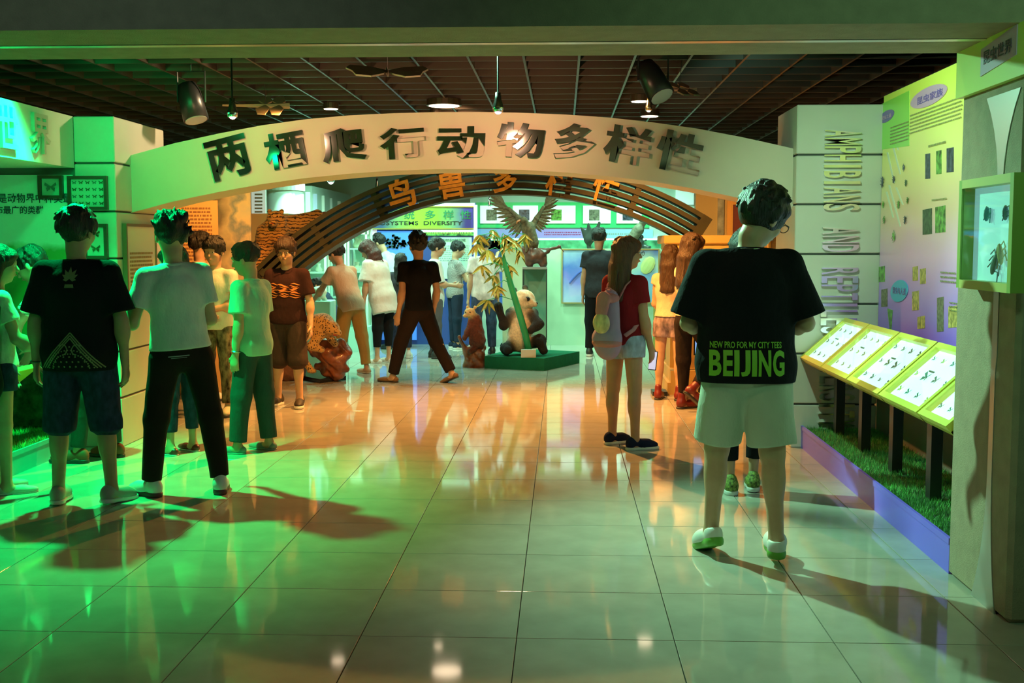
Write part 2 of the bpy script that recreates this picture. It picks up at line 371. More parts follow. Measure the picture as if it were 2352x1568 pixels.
bm.faces.new([rows[r_][0] for r_ in range(4)]); bm.faces.new([rows[r_][-1] for r_ in range(4)][::-1])
toparent(b.build('arch_body', m_arch), arch)
m_char = mat('mirror steel character', (.30, .33, .36), rough=.07, metal=1)
chars = [('两', 526, 362, 98, 92, -14), ('栖', 655, 344, 94, 82, -10), ('爬', 790, 333, 102, 76, -6), ('行', 926, 328, 106, 70, -4), ('动', 1060, 327, 110, 72, 0), ('物', 1196, 322, 108, 78, 4), ('多', 1320, 326, 92, 82, 6), ('样', 1441, 333, 106, 84, 9), ('性', 1560, 350, 106, 90, 12)]
for ch, px, py, wd, ht, ang in chars:
    c = at(px, py, YA0-.012); s_ = YA0/FPX; a_ = R(-ang)
    toparent(fit_text(ch, 'character', m_char, None, c, (math.cos(a_), 0, math.sin(a_)), (-math.sin(a_), 0, math.cos(a_)), wd*s_, ht*s_, .035, .028), arch)
# ================================================================ grass plinths, both sides
m_blue = mat('violet blue plinth board', (.22, .15, .90), rough=.35)
m_tealp = mat('teal plinth board', (.06, .45, .45), rough=.4)
m_dark = mat('dark grey wall board', (.16, .17, .15), rough=.6)
m_grass = mat('artificial grass', (.13, .44, .10), rough=.7, var=.55, vscale=9)
def plinth(name, x0, x1, y0, y1, zt, mf, label):
    root = empty(name, ((x0+x1)/2, y0, 0), label=label, cat='plinth')
    toparent(box('base', (x0, y0, 0), (x1, y1, zt-.03), mf), root)
    toparent(box('edge_trim', (x0-.004, y0, zt-.03), (x0+.012, y1, zt), mf) if x0 > 0 else box('edge_trim', (x1-.012, y0, zt-.03), (x1+.004, y1, zt), mf), root)
    n = int((x1-x0)*(y1-y0)*9000); rs = np.random.RandomState(5)
    P = rs.uniform((x0+.015, y0, 0), (x1-.015, y1, 0), (n, 3)); P[:, 2] = zt-.03; hh = rs.uniform(.018, .045, n); an = rs.uniform(0, 6.28, n); wv = .0022
    dx, dy = np.cos(an)*wv, np.sin(an)*wv; lx, ly = rs.normal(0, .012, n), rs.normal(0, .012, n)
    V = np.empty((n, 3, 3)); V[:, 0] = P+np.stack([dx, dy, 0*dx], 1); V[:, 1] = P-np.stack([dx, dy, 0*dx], 1); V[:, 2] = P+np.stack([lx, ly, hh], 1)
    me = bpy.data.meshes.new('grass'); me.from_pydata(V.reshape(-1, 3).tolist(), [], np.arange(n*3).reshape(-1, 3).tolist())
    g = link('grass', me, m_grass); g['kind'] = 'stuff'; toparent(g, root)
    toparent(box('turf_mat', (x0+.012, y0, zt-.04), (x1, y1, zt-.024), mat('turf backing', (.02, .07, .02), rough=.9)) if x0 > 0 else box('turf_mat', (x0, y0, zt-.04), (x1-.012, y1, zt-.024), mat('turf backing', (.02, .07, .02), rough=.9)), root)
    return root
plinth('grass_plinth', 1.765, 2.304, YP1, 8.6, .165, m_blue, 'long violet-blue plinth topped with artificial grass under the butterfly cases')
plinth('grass_plinth', -4.6, -3.555, 6.9, 8.38, .155, m_tealp, 'teal plinth with artificial grass at the left edge')
# ================================================================ right wall with poster
wr = struct(box('wall_poster_side', (2.31, YP1, 0), (2.45, 8.6, 2.56), m_dark))
post = ramp_mat('insect poster print', [(0, (.32, .15, 1.)), (.18, (.60, .31, 1.)), (.34, (.95, .50, .88)), (.50, (.95, .62, .48)), (.70, (.98, .84, .34)), (1, (.90, .98, .16))], 'Z', .86, 2.5, rough=.3, noise=.10, nscale=2.2)
pst = empty('insect_poster', (2.3, 7.2, .86), label='tall insect poster fading from lime to violet on the right wall', cat='poster')
toparent(box('print', (2.302, 5.32, .80), (2.309, 8.59, 2.555), post), pst)
XW = 2.300
def wp(px, py, dx=0): return atX(px, py, XW-dx)
def wquad(name, pts, m, t=.002):
    return toparent(MB().poly([wp(px, py) for px, py in pts], (t, 0, 0)).build(name, m), pst)
wquad('green_panel', [(2010, 246), (2088, 208), (2088, 335), (2012, 345)], mat('lime print', (.35, .80, .12), rough=.35))
m_lil, m_vio = mat('lilac oval print', (.70, .42, .66), rough=.4), mat('violet oval print', (.22, .14, .50), rough=.4)
def oval(cx, cy, rx, ry, sk, m, name='oval_badge'):
    return toparent(MB().poly([wp(cx+rx*math.cos(a), cy+ry*math.sin(a)-sk*rx*math.cos(a), .003) for a in [2*PI*k/28 for k in range(28)]], (.003, 0, 0)).build(name, m), pst)
oval(2133, 221, 42, 22, .42, m_lil); oval(2036, 267, 17, 13, .5, m_vio); oval(2065, 668, 20, 25, .2, mat('sky badge print', (.10, .50, .90), rough=.3), 'round_badge')
def wtext(s, px, py, wpx, hpx, m=m_ink):
    c = wp(px, py, .005); a_, b_ = wp(px-wpx/2, py, .005), wp(px+wpx/2, py, .005); sc = c.y/FPX
    return toparent(fit_text(s, 'lettering', m, None, c, (0, -1, 0), (0, 0, 1), abs(a_.y-b_.y), hpx*sc, .001, .01), pst)
wtext('昆虫家族', 2135, 222, 58, 18, m_vio); wtext('昆虫之最', 2036, 268, 22, 9, m_lil); wtext('昆虫与人类', 2065, 668, 30, 16, m_vio)
def lines(px, py, wpx, hpx, n, m=mat('olive body text', (.30, .32, .14), rough=.5), kind='body_text'):
    """blocks of body text too small to read: rows of little strokes"""
    b = MB(); c0, c1 = wp(px, py, .004), wp(px+wpx, py, .004); ya, yb = c0.y, c1.y; sc = (ya+yb)/2/FPX; zt = c0.z
    for r_ in range(n):
        z = zt-hpx*sc*(r_+.5)/n; yy = ya; h = hpx*sc/n*.55
        while yy > yb+.012:
            wl = rnd.uniform(.012, .022); b.box((XW-.004, yy-wl, z-h/3), (XW-.003, yy, z+h/3)); yy -= wl+rnd.uniform(.006, .012)
    o = toparent(b.build(kind, m), pst); o['kind'] = 'stuff'
lines(2090, 262, 118, 50, 6); lines(2045, 290, 42, 45, 6); lines(2132, 330, 40, 12, 1); lines(2140, 455, 34, 9, 1); lines(2160, 620, 36, 30, 3); lines(2180, 690, 20, 26, 3)
m_ph = [mat('photo print dark green', (.05, .09, .04), rough=.3, var=.9, vscale=30), mat('photo print leaf', (.14, .34, .06), rough=.3, var=.9, vscale=26), mat('photo print navy', (.06, .07, .11), rough=.3, var=.9, vscale=30), mat('photo print ochre', (.55, .42, .12), rough=.3, var=.7, vscale=30), mat('photo print bark', (.22, .20, .14), rough=.4, var=.6, vscale=40)]
for (x0, y0, x1, y1, mi) in [(2125, 354, 2136, 411, 2), (2150, 347, 2162, 400, 1), (2174, 341, 2190, 396, 2), (2119, 482, 2140, 539, 0), (2148, 476, 2171, 535, 1), (2152, 684, 2167, 762, 4), (2178, 705, 2198, 753, 3), (2096, 613, 2108, 645, 3), (2113, 618, 2126, 652, 3), (2095, 670, 2110, 713, 3), (2107, 728, 2124, 755, 3), (2018, 613, 2032, 648, 1), (2024, 665, 2038, 705, 4)]:
    wquad('photo_print', [(x0, y0), (x1, y0-(x1-x0)*.2), (x1, y1-(x1-x0)*.1), (x0, y1)], m_ph[mi])
wquad('photo_print', [(2038, 708), (2050, 712), (2047, 757), (2043, 756)], m_ph[1])
# faint pale streaks and little insects of the print
m_pale_p = mat('pale streak print', (.80, .82, .66), rough=.4)
for a, b_ in [((2042, 300), (2062, 345)), ((2036, 350), (2052, 420)), ((2040, 425), (2066, 520)), ((2050, 340), (2066, 400)), ((2034, 440), (2050, 500)), ((2056, 430), (2072, 470))]:
    wquad('streak', [a, (a[0]+4, a[1]), (b_[0]+3, b_[1]), b_], m_pale_p)
def bug(px, py, s, ang, m):
    c = wp(px, py, .006); q = c.y/FPX*s; b = MB(); Mr = Matrix.Rotation(R(ang), 3, 'X')
    b.ball((0, 0, 0), (.003, q*.5, q)); 
    for sg in (-1, 1):
        for z_ in (-.5, .1, .6): b.box((-.001, 0 if sg > 0 else -q*1.1, q*z_-.0015), (.001, q*1.1 if sg > 0 else 0, q*z_+.0015))
    bmesh.ops.transform(b.bm, matrix=Matrix.Translation(c) @ Mr.to_4x4(), verts=b.bm.verts)
    toparent(b.build('beetle_print', m), pst)
for px, py, s, a in [(2026, 418, 13, 10), (2052, 412, 9, 30), (2075, 385, 7, 60), (2080, 420, 8, 0), (2063, 470, 10, 0), (2028, 470, 8, 20), (2030, 505, 9, -20), (2078, 505, 10, 0), (2052, 543, 12, -50), (2084, 460, 8, 10)]:
    bug(px, py, s, a, m_ph[rnd.choice([0, 1, 2])])
# ================================================================ tilted butterfly cases on posts
m_fy = mat('lime yellow case frame', (.80, .72, .10), rough=.4)
m_light = mat('backlit case panel', (.80, .95, .92), rough=.3, emit=1.5, ecol=(.72, .98, .93))
m_post = mat('black steel post', (.018, .018, .02), rough=.35)
BUT = [mat('butterfly brown', (.20, .12, .05), rough=.6), mat('butterfly ochre', (.55, .35, .08), rough=.6), mat('butterfly teal', (.10, .28, .24), rough=.6), mat('butterfly yellow', (.75, .65, .10), rough=.6), mat('butterfly grey', (.22, .24, .22), rough=.6)]
def butterfly_bm(b, M, s):
    for sg in (-1, 1):
        for pts in ([(0, .1), (.9, .75), (1.0, .3), (.25, -.05)], [(0, 0), (.75, -.1), (.62, -.7), (.1, -.35)]):
            f = [b.bm.verts.new(M @ Vector((sg*x_*s, y_*s, .004+abs(x_)*s*.15))) for x_, y_ in pts]; b.bm.faces.new(f if sg > 0 else f[::-1])
    b.ball(M @ Vector((0, 0, .004)), s*.09, seg=6)
PXL, PZL, PXH, PZH = 1.75, .665, 2.07, .955
yv = [8.60, 7.90, 7.19, 6.47, 5.76, 5.31]
ux = Vector((PXH-PXL, 0, PZH-PZL)); wlen = ux.length; ux.normalize(); uy = Vector((0, -1, 0)); un = ux.cross(uy).normalized()*-1
if un.z < 0: un = -un
desc = ['farthest of the tilted lit butterfly cases, beside the lettered column', 'second lit butterfly case from the lettered column, small ochre moths', 'middle lit butterfly case with large brown moths', 'fourth lit butterfly case with a yellow butterfly in it', 'nearest lit butterfly case, partly hidden by the pillar']
for i in range(5):
    ya, yb = yv[i]-.012, yv[i+1]+.012; L = ya-yb
    root = empty('butterfly_case', (1.98, (ya+yb)/2, .15), label=desc[i], cat='display case', group='tilted butterfly cases on posts')
    # case frame: columns across (uy), along slope (ux), normal
    O = Vector((PXL, ya, PZL)); A = Matrix(((uy.x, ux.x, un.x, O.x), (uy.y, ux.y, un.y, O.y), (uy.z, ux.z, un.z, O.z), (0, 0, 0, 1)))
    fr = MB(); w_ = .035
    fr.box((0, 0, -.05), (L, wlen, -.025), A)
    for lo, hi in [((0, 0, -.05), (L, w_, .012)), ((0, wlen-w_, -.05), (L, wlen, .012)), ((0, w_, -.05), (w_, wlen-w_, .012)), ((L-w_, w_, -.05), (L, wlen-w_, .012))]: fr.box(lo, hi, A)
    toparent(fr.build('frame', m_fy), root)
    toparent(MB().box((w_, w_, -.025), (L-w_, wlen-w_, -.018), A).build('light_panel', m_light), root)
    toparent(MB().box((w_, w_, .004), (L-w_, wlen-w_, .007), A).build('glass_pane', glass_mat()), root)
    pc = (ya+yb)/2+.10
    toparent(MB().box((1.95, pc-.04, .142), (2.01, pc+.04, .83)).build('post', m_post), root)
    rs = random.Random(i+3); cols = [[1, 0, 0], [1, 1, 3], [0, 0, 4], [2, 3, 4], [2, 2, 4]][i]
    for r_ in range(3):
        for c_ in range(4 if i < 4 else 3):
            b = MB(); s_ = rs.uniform(.022, .032)*(1.5 if (i in (2, 3) and r_ == 1 and c_ in (1, 2)) else 1)
            x_ = w_+(L-2*w_)*(c_+.5)/(4 if i < 4 else 3)+rs.uniform(-.01, .01); y_ = w_+(wlen-2*w_)*(r_+.5)/3
            butterfly_bm(b, A @ Matrix.Translation((x_, y_, -.017)), s_); toparent(b.build('specimen', BUT[rs.choice(cols)]), root)
# thin cable and dark wall foot
tag(MB().tube([(2.28, 6.55, .16), (2.26, 6.6, .6), (2.24, 6.8, .74)], .006).build('power_cable', mat('brown cable', (.35, .16, .08), rough=.6)), 'thin brown cable hanging behind the butterfly cases by the pillar', 'cable')
# insect display box on the pillar
ib = empty('insect_box', (XP, 4.8, 1.3), label='lime framed glass insect box hung on the right pillar', cat='display box')
m_lime = mat('lime wood frame', (.32, .42, .07), rough=.45); m_gold = mat('yellow wood frame', (.62, .56, .16), rough=.45)
xf = XP-.085; y0_, y1_, z0_, z1_ = 4.44, 5.04, 1.315, 1.765
f = MB(); w_ = .035
for lo, hi in [((xf, y0_, z0_), (XP-.01, y0_+w_, z1_)), ((xf, y1_-w_, z0_), (XP-.01, y1_, z1_))]: f.box(lo, hi)
f.bm.free()
for lo, hi in [((xf, y0_, z0_), (XP-.01, y0_+w_, z1_)), ((xf, y1_-w_, z0_), (XP-.01, y1_, z1_))]: toparent(box('side_rail', lo, hi, m_lime), ib)
for lo, hi in [((xf, y0_+w_, z0_), (XP-.01, y1_-w_, z0_+w_)), ((xf, y0_+w_, z1_-w_), (XP-.01, y1_-w_, z1_))]: toparent(box('end_rail', lo, hi, m_gold), ib)
toparent(box('backing', (XP-.03, y0_+w_, z0_+w_), (XP-.012, y1_-w_, z1_-w_), mat('pale blue backing', (.52, .80, .84), rough=.5, emit=.45, ecol=(.45, .85, .9))), ib)
toparent(box('glass_pane', (xf+.006, y0_+w_, z0_+w_), (xf+.009, y1_-w_, z1_-w_), glass_mat()), ib)
for (yy, zz, s_, mi, an) in [(4.72, 1.42, .05, 4, 30), (4.66, 1.46, .045, 1, -20), (4.82, 1.62, .03, 2, 10), (4.62, 1.62, .03, 4, 0)]:
    b = MB(); b.ball((0, 0, 0), (.012, s_*.35, s_)); 
    for sg in (-1, 1):
        for q in (-.6, 0, .6): b.tube([(0, 0, s_*q), (.005, sg*s_*.8, s_*(q+.3)), (.002, sg*s_*1.2, s_*(q-.4))], .0025, seg=5)
    bmesh.ops.transform(b.bm, matrix=Matrix.Translation((XP-.045, yy, zz)) @ Matrix.Rotation(R(an), 4, 'X'), verts=b.bm.verts)
    toparent(b.build('specimen', BUT[mi]), ib)
box('mount_board', (XP-.012, y0_-.03, z0_+.02), (XP-.0005, y1_-.04, z1_-.02), m_lime).parent = ib; ib.children[-1].matrix_parent_inverse = Matrix.Translation(-ib.location)
# ================================================================ left alcove
fas = struct(box('wall_fascia', (-4.9, 4.0, 2.05), (-3.55, 8.4, zj(262, 8.4)), m_cream))
for ch, yy in (('昆', 6.42), ('虫', 6.89), ('世', 7.36), ('界', 7.83)):
    fit_text(ch, 'character', mat('matt sign letter', (.50, .42, .36), rough=.6), fas, (-3.54, yy, 2.24), (0, 1, 0), (0, 0, 1), .26 if ch != '界' else .28, .27, .03, .015)
wa = struct(box('wall_alcove_back', (-5.2, 8.42, 0), (-3.55, 8.56, 2.06), m_dark))
struct(box('wall_alcove_side', (-5.2, 4.0, 0), (-5.0, 8.5, 2.06), m_dark))
lp = empty('landscape_poster', (-4.0, 8.41, .6), label='bright poster with pale sky text over green forest behind the left alcove', cat='poster')
toparent(box('print', (-4.7, 8.405, .55), (-3.57, 8.419, 2.0), ramp_mat('forest print', [(0, (.02, .10, .02)), (.45, (.05, .25, .05)), (.62, (.10, .38, .10)), (.66, (.55, .85, .75)), (1, (.65, .95, .9))], 'Z', .55, 2.0, noise=.10, nscale=7)), lp)
toparent(fit_text('昆虫是动物界中种类最多', 'lettering', m_ink, None, at(70, 455, 8.40), (1, 0, 0), (0, 0, 1), .75, .07, .001, .01), lp)
toparent(fit_text('分布最广的类群', 'lettering', m_ink, None, at(35, 482, 8.40), (1, 0, 0), (0, 0, 1), .42, .06, .001, .01), lp)
def wall_frame(x0, y0, x1, y1, Y, label, nx, ny, big=None, m=None):
    a, b_ = at(x0, y1, Y), at(x1, y0, Y); root = empty('framed_insects', ((a.x+b_.x)/2, Y, a.z), label=label, cat='picture frame', group='dark framed insect boxes on the left column')
    t = .035; f = MB(); xa, xb, za, zb = a.x, b_.x, a.z, b_.z; wd = .022
    for lo, hi in [((xa, Y-t, za), (xb, Y, za+wd)), ((xa, Y-t, zb-wd), (xb, Y, zb)), ((xa, Y-t, za+wd), (xa+wd, Y, zb-wd)), ((xb-wd, Y-t, za+wd), (xb, Y, zb-wd))]: f.box(lo, hi)
    toparent(f.build('frame', mat('dark brown frame', (.09, .05, .03), rough=.4)), root)
    toparent(box('backing', (xa+wd, Y-.012, za+wd), (xb-wd, Y-.003, zb-wd), mat('white backing card', (.78, .82, .78), rough=.6)), root)
    toparent(box('glass_pane', (xa+wd, Y-t+.008, za+wd), (xb-wd, Y-t+.010, zb-wd), glass_mat()), root)
    for i in range(nx):
        for j in range(ny):
            b = MB(); s_ = (big or .017)
            butterfly_bm(b, Matrix.Translation((xa+wd+(xb-xa-2*wd)*(i+.5)/nx, Y-.013, za+wd+(zb-za-2*wd)*(j+.5)/ny)) @ Matrix.Rotation(PI/2, 4, 'X'), s_)
            toparent(b.build('specimen', BUT[rnd.choice([0, 4, 0])]), root)
wall_frame(92, 403, 146, 456, 8.40, 'small square frame with one dark butterfly on the left alcove wall', 1, 1, .045)
wall_frame(160, 404, 248, 482, 8.395, 'larger upper frame with rows of small insects on the green column', 5, 4)
wall_frame(196, 514, 248, 594, 8.395, 'lower frame with two big beetles on the green column', 1, 2, .035)
lc = empty('lit_case', (-3.72, 7.45, .15), label='low tilted lit case with yellow edge at the left alcove', cat='display case')
A = Matrix.Translation((-3.62, 7.45, .70)) @ Matrix.Rotation(R(-38), 4, 'Y')
toparent(MB().box((-.34, -.36, -.05), (.0, .36, -.02), A).build('frame', m_fy), lc)
toparent(MB().box((-.31, -.33, -.02), (-.03, .33, -.012), A).build('light_panel', m_light), lc)
toparent(box('post', (-3.80, 7.42, .132), (-3.74, 7.50, .78), m_post), lc)
tag(box('foliage_panel', (-4.55, 8.385, .155), (-3.57, 8.40, .78), mat('dark foliage print', (.03, .06, .02), rough=.6, var=.9, vscale=22)), 'dark bush photo panel low behind the left grass', 'panel')
# info board on the column's inner face
nb = empty('notice_board', (-3.24, 8.8, 1.05), label='cream framed notice with lines of text on the inner face of the left column', cat='notice')
toparent(box('board', (-3.245, 8.52, 1.06), (-3.225, 9.12, 1.63), ramp_mat('notice print', [(0, (.75, .66, .42)), (.55, (.80, .70, .50)), (.6, (.66, .60, .55)), (1, (.80, .72, .55))], 'Z', 1.06, 1.63)), nb)
f = MB()
for lo, hi in [((-3.248, 8.50, 1.04), (-3.215, 9.14, 1.06)), ((-3.248, 8.50, 1.63), (-3.215, 9.14, 1.65)), ((-3.248, 8.50, 1.06), (-3.215, 8.52, 1.63)), ((-3.248, 9.12, 1.06), (-3.215, 9.14, 1.63))]: f.box(lo, hi)
toparent(f.build('frame', mat('brown frame', (.24, .12, .06), rough=.4)), nb)
f = MB()
for r_ in range(11):
    yy = 8.58
    while yy < 9.04: wl = rnd.uniform(.02, .04); f.box((-3.224, yy, 1.42-r_*.03), (-3.222, yy+wl, 1.436-r_*.03)); yy += wl+.01
toparent(f.build('body_text', mat('brown text print', (.40, .20, .10), rough=.6)), nb)['kind'] = 'stuff'
# ================================================================ second arch of wooden slats
def P(px, py, Y): return at(px, py, Y)
m_wood = mat('dark olive wood', (.040, .040, .020), rough=.5, var=.25, vscale=9, stretch=(1, 8, 1))
YB = 11.95; cA = P(1175, 1204, YB); SB = YB/FPX
arc2 = empty('slatted_arch', (cA.x, YB, 1.3), label='dark wooden arch of curved slats with orange log characters, behind the cream arch', cat='arch')
def arc_bar(r0, r1, a0, a1, y0, y1, n):
    b = MB(); bm = b.bm; rings = []
    for i in range(n+1):
        a = R(a0+(a1-a0)*i/n); s_, c_ = math.sin(a), math.cos(a)
        rings.append([bm.verts.new((cA.x+r*s_, y, cA.z+r*c_)) for r, y in ((r0, y0), (r1, y0), (r1, y1), (r0, y1))])
    for i in range(n):
        for k in range(4): bm.faces.new((rings[i][k], rings[i][(k+1) % 4], rings[i+1][(k+1) % 4], rings[i+1][k]))
    bm.faces.new(rings[0][::-1]); bm.faces.new(rings[-1]); return b
RI, RO = 766*SB, 843*SB; tb, gp = .046, (RO-RI-5*.046)/4
for i in range(5):
    r0 = RI+i*(tb+gp); toparent(arc_bar(r0, r0+tb, -45, 32, YB, YB+.34, 36).build('slat', m_wood), arc2)
for a in (-45, -34, -23, -12, -1, 9, 20):
    toparent(arc_bar(RI+.004, RO-.004, a, a+.9, YB+.02, YB+.32, 1).build('rib', m_wood), arc2)
toparent(arc_bar(RI, RO, 31.2, 32.8, YB-.01, YB+.35, 2).build('end_block', m_wood), arc2)
m_log = mat('orange log letter', (.90, .40, .05), rough=.5, var=.2, vscale=18)
for ch, px, py, wd, ht, a in [('鸟', 921, 444, 62, 66, -17), ('兽', 1037, 421, 60, 66, -9), ('多', 1160, 411, 54, 62, -1), ('样', 1284, 417, 60, 66, 7), ('性', 1391, 432, 58, 66, 15)]:
    c = P(px, py, YB-.06); a_ = R(-a)
    toparent(fit_text(ch, 'character', m_log, None, c, (math.cos(a_), 0, math.sin(a_)), (-math.sin(a_), 0, math.cos(a_)), wd*SB, ht*SB, .05, .022), arc2)
# ================================================================ pedestal on the right
m_ped = mat('ochre plaster', (.78, .52, .16), rough=.6, var=.05)
ped = empty('ochre_pedestal', (1.36, 11.9, 0), label='square ochre plaster pedestal with cornice under the right end of the slatted arch', cat='pedestal')
toparent(box('shaft', (1.10, 11.9, .24), (1.86, 12.6, 1.50), m_ped), ped)
toparent(box('cornice', (1.02, 11.82, 1.50), (1.95, 12.68, 1.585), m_ped, bev=.01), ped)
toparent(box('moulding', (1.06, 11.86, 1.44), (1.91, 12.64, 1.50), m_ped), ped)
toparent(box('step', (1.08, 11.6, .12), (2.0, 12.6, .24), m_ped), ped); toparent(box('step', (1.34, 10.85, 0), (2.3, 11.6, .12), m_ped), ped); toparent(box('plinth_block', (1.05, 11.6, 0), (2.05, 12.6, .12), m_ped), ped)
# ================================================================ generic upright board
def board(name, x0, y0, x1, y1, Y, m, label, cat, thick=.03, frame=None, fw=.02, zlo=None):
    a, b_ = P(x0, y1, Y), P(x1, y0, Y); z0 = a.z if zlo is None else zlo
    root = empty(name, ((a.x+b_.x)/2, Y, z0), label=label, cat=cat)
    toparent(box('panel', (a.x, Y, z0), (b_.x, Y+thick, b_.z), m), root)
    if frame:
        f = MB()
        for lo, hi in [((a.x-fw, Y-.015, z0-fw), (b_.x+fw, Y, z0)), ((a.x-fw, Y-.015, b_.z), (b_.x+fw, Y, b_.z+fw)), ((a.x-fw, Y-.015, z0), (a.x, Y, b_.z)), ((b_.x, Y-.015, z0), (b_.x+fw, Y, b_.z))]: f.box(lo, hi)
        toparent(f.build('frame', frame), root)
    return root
def rows(parent, x0, y0, x1, y1, n, Y, m, seed=0):
    rs = random.Random(seed); a, b_ = P(x0, y1, Y), P(x1, y0, Y); b = MB(); hh = (b_.z-a.z)/n
    for i in range(n):
        x = a.x
        while x < b_.x-.01: wl = rs.uniform(.012, .035); b.box((x, Y-.004, a.z+hh*(i+.25)), (min(x+wl, b_.x), Y-.001, a.z+hh*(i+.72))); x += wl+rs.uniform(.006, .014)
    o = toparent(b.build('body_text', m), parent); o['kind'] = 'stuff'
def ftext(s, px, py, wpx, hpx, Y, m, parent, ext=.004, off=.0):
    k_ = Y/FPX; return toparent(fit_text(s, 'lettering', m, None, P(px, py, Y-.006), (1, 0, 0), (0, 0, 1), wpx*k_, hpx*k_, ext, off), parent)
m_orw = mat('orange board', (.80, .50, .20), rough=.6, var=.04)
m_brn = mat('brown board edge', (.36, .17, .08), rough=.6)
tp = board('information_board', 404, 460, 498, 940, 11.4, m_orw, 'tall orange-lit text panel of small characters left of the group of youths', 'panel')
rows(tp, 422, 474, 486, 690, 26, 11.4, m_brn, 1)
board('brown_board', 372, 440, 403, 980, 11.38, m_brn, 'narrow brown panel beside the orange text panel', 'panel')
board('bird_mural', 501, 420, 574, 800, 12.0, ramp_mat('mural print', [(0, (.25, .24, .18)), (.35, (.70, .60, .40)), (.5, (.30, .36, .40)), (.65, (.85, .70, .45)), (1, (.60, .60, .55))], 'X', -3.6, -3.1, noise=1.3, nscale=4), 'tall mottled bird mural beside the orange text panel', 'mural', zlo=0)
m_lp = mat('pale backlit scroll', (.80, .95, .95), rough=.5, emit=.35, ecol=(.7, 1, .95))
board('mint_board', 563, 430, 611, 800, 13.6, MATS['pale mint wall'], 'narrow mint wall panel behind the hanging scroll', 'panel', zlo=0)
sc = board('hanging_scroll', 578, 430, 609, 491, 13.57, m_lp, 'pale hanging scroll with rows of grey pictures high on the left', 'scroll')
for i in range(6):
    a = P(585, 446+i*8, 13.56); toparent(box('picture', (a.x, 13.555, a.z-.012), (a.x+.09, 13.565, a.z+.008), mat('grey print', (.30, .36, .38), rough=.5)), sc)
# round column
cc = P(656, 600, 15.0); rc = empty('round_column', (cc.x, 15.0, 0), label='round pale column with a ring at its top, behind the tiger', cat='column')
m_pc = mat('mint plaster', (.66, .80, .72), rough=.55)
MB().lathe([(.245, 0), (.245, 2.18)], 32).build('shaft', m_pc, rc, True); MB().lathe([(.262, 2.18), (.262, 2.27), (.2, 2.27)], 32).build('ring', m_pc, rc)
# strip banners along the far left
m_bn = [mat('pale banner', (.66, .74, .74), rough=.5), mat('lilac banner', (.50, .52, .74), rough=.5), mat('white banner', (.85, .9, .85), rough=.5)]
bnl = ['first pale strip banner right of the round column', 'second strip banner, lilac, high at far left', 'third strip banner, white, high at far left', 'fourth strip banner, pale, high at far left', 'last and farthest strip banner before the slatted arch']
for i, (x0, x1, y0) in enumerate([(703, 712, 441), (713, 728, 445), (731, 745, 449), (748, 763, 455), (768, 782, 462)]):
    Y = 16+i*.6; a, b_ = P(x0, 545, Y), P(x1, y0, Y)
    o = box('strip_banner', (a.x, Y, a.z), (b_.x, Y+.02, b_.z), m_bn[(0, 1, 2, 0, 2)[i]]); tag(o, bnl[i], 'banner', 'strip banners at the far left')
struct(box('wall_far_left', (-3.9, 16.5, 0), (-3.56, 19.6, 2.32), MATS['pale mint wall']))
struct(box('wall_band', (-1.45, 18.33, 0), (2.4, 18.5, 2.45), MATS['pale mint wall']))
# ================================================================ glass cabinets
m_wf = mat('white cabinet frame', (.75, .85, .80), rough=.35)
m_in = mat('cabinet inner board', (.50, .78, .64), rough=.6)
def cabinet(x0, x1, Y, ztop, label, seed, depth=.45):
    a, b_ = P(x0, 800, Y).x, P(x1, 800, Y).x; root = empty('glass_cabinet', ((a+b_)/2, Y, 0), label=label, cat='cabinet')
    toparent(box('base', (a, Y, 0), (b_, Y+depth, .35), m_in), root); toparent(box('back_panel', (a+.03, Y+depth-.02, .35), (b_-.03, Y+depth, ztop), m_in), root)
    toparent(box('top', (a, Y, ztop), (b_, Y+depth, ztop+.05), m_wf), root)
    for x in (a, b_-.03):
        for y in (Y, Y+depth-.03): toparent(box('post', (x, y, .35), (x+.03, y+.03, ztop), m_wf), root)
    rs = random.Random(seed); zs_ = [.75, 1.1, 1.42]
    for z in [q for q in zs_ if q < ztop-.1]: toparent(box('shelf', (a+.03, Y+.03, z), (b_-.03, Y+depth-.03, z+.02), m_wf), root)
    toparent(box('glass_pane', (a+.03, Y+.008, .35), (b_-.03, Y+.014, ztop), glass_mat()), root)
    for z in [.35]+[q+.02 for q in zs_ if q < ztop-.1]:
        n = 3
        for i in range(n):
            x = a+.08+(b_-a-.16)*(i+.5)/n; h = rs.uniform(.07, .18)
            o = MB().lathe([(h*.35, 0), (h*.45, h*.3), (h*.2, h*.7), (h*.28, h), (0.01, h)], 10).build('specimen_jar', mat(f'specimen {rs.choice(["bone","amber"])}', (.70, .72, .55) if rs.random() < .7 else (.45, .35, .15), rough=.4), None, True)
            o.location = (x, Y+.22, z); tag(o, 'small pale specimen on a shelf of the far mint glass cabinets', 'specimen', 'specimens on the far cabinet shelves')
    return root
cabinet(655, 752, 15.6, 1.55, 'mint glass cabinet farthest left, partly under the slatted arch', 1)
cabinet(755, 798, 16.0, 1.60, 'middle tall mint glass cabinet behind the man in khaki trousers', 2)
cabinet(800, 846, 16.0, 1.72, 'mint glass cabinet with white sign top, left of the blue booth', 3)
cs = board('cabinet_sign', 800, 508, 846, 538, 16.0, mat('white green sign', (.7, .9, .6), rough=.4, emit=.2, ecol=(.6, 1, .8)), 'white and green sign strip above the right mint cabinet', 'sign')
rows(cs, 804, 512, 842, 534, 3, 16.0, MATS['grey print'], 4)
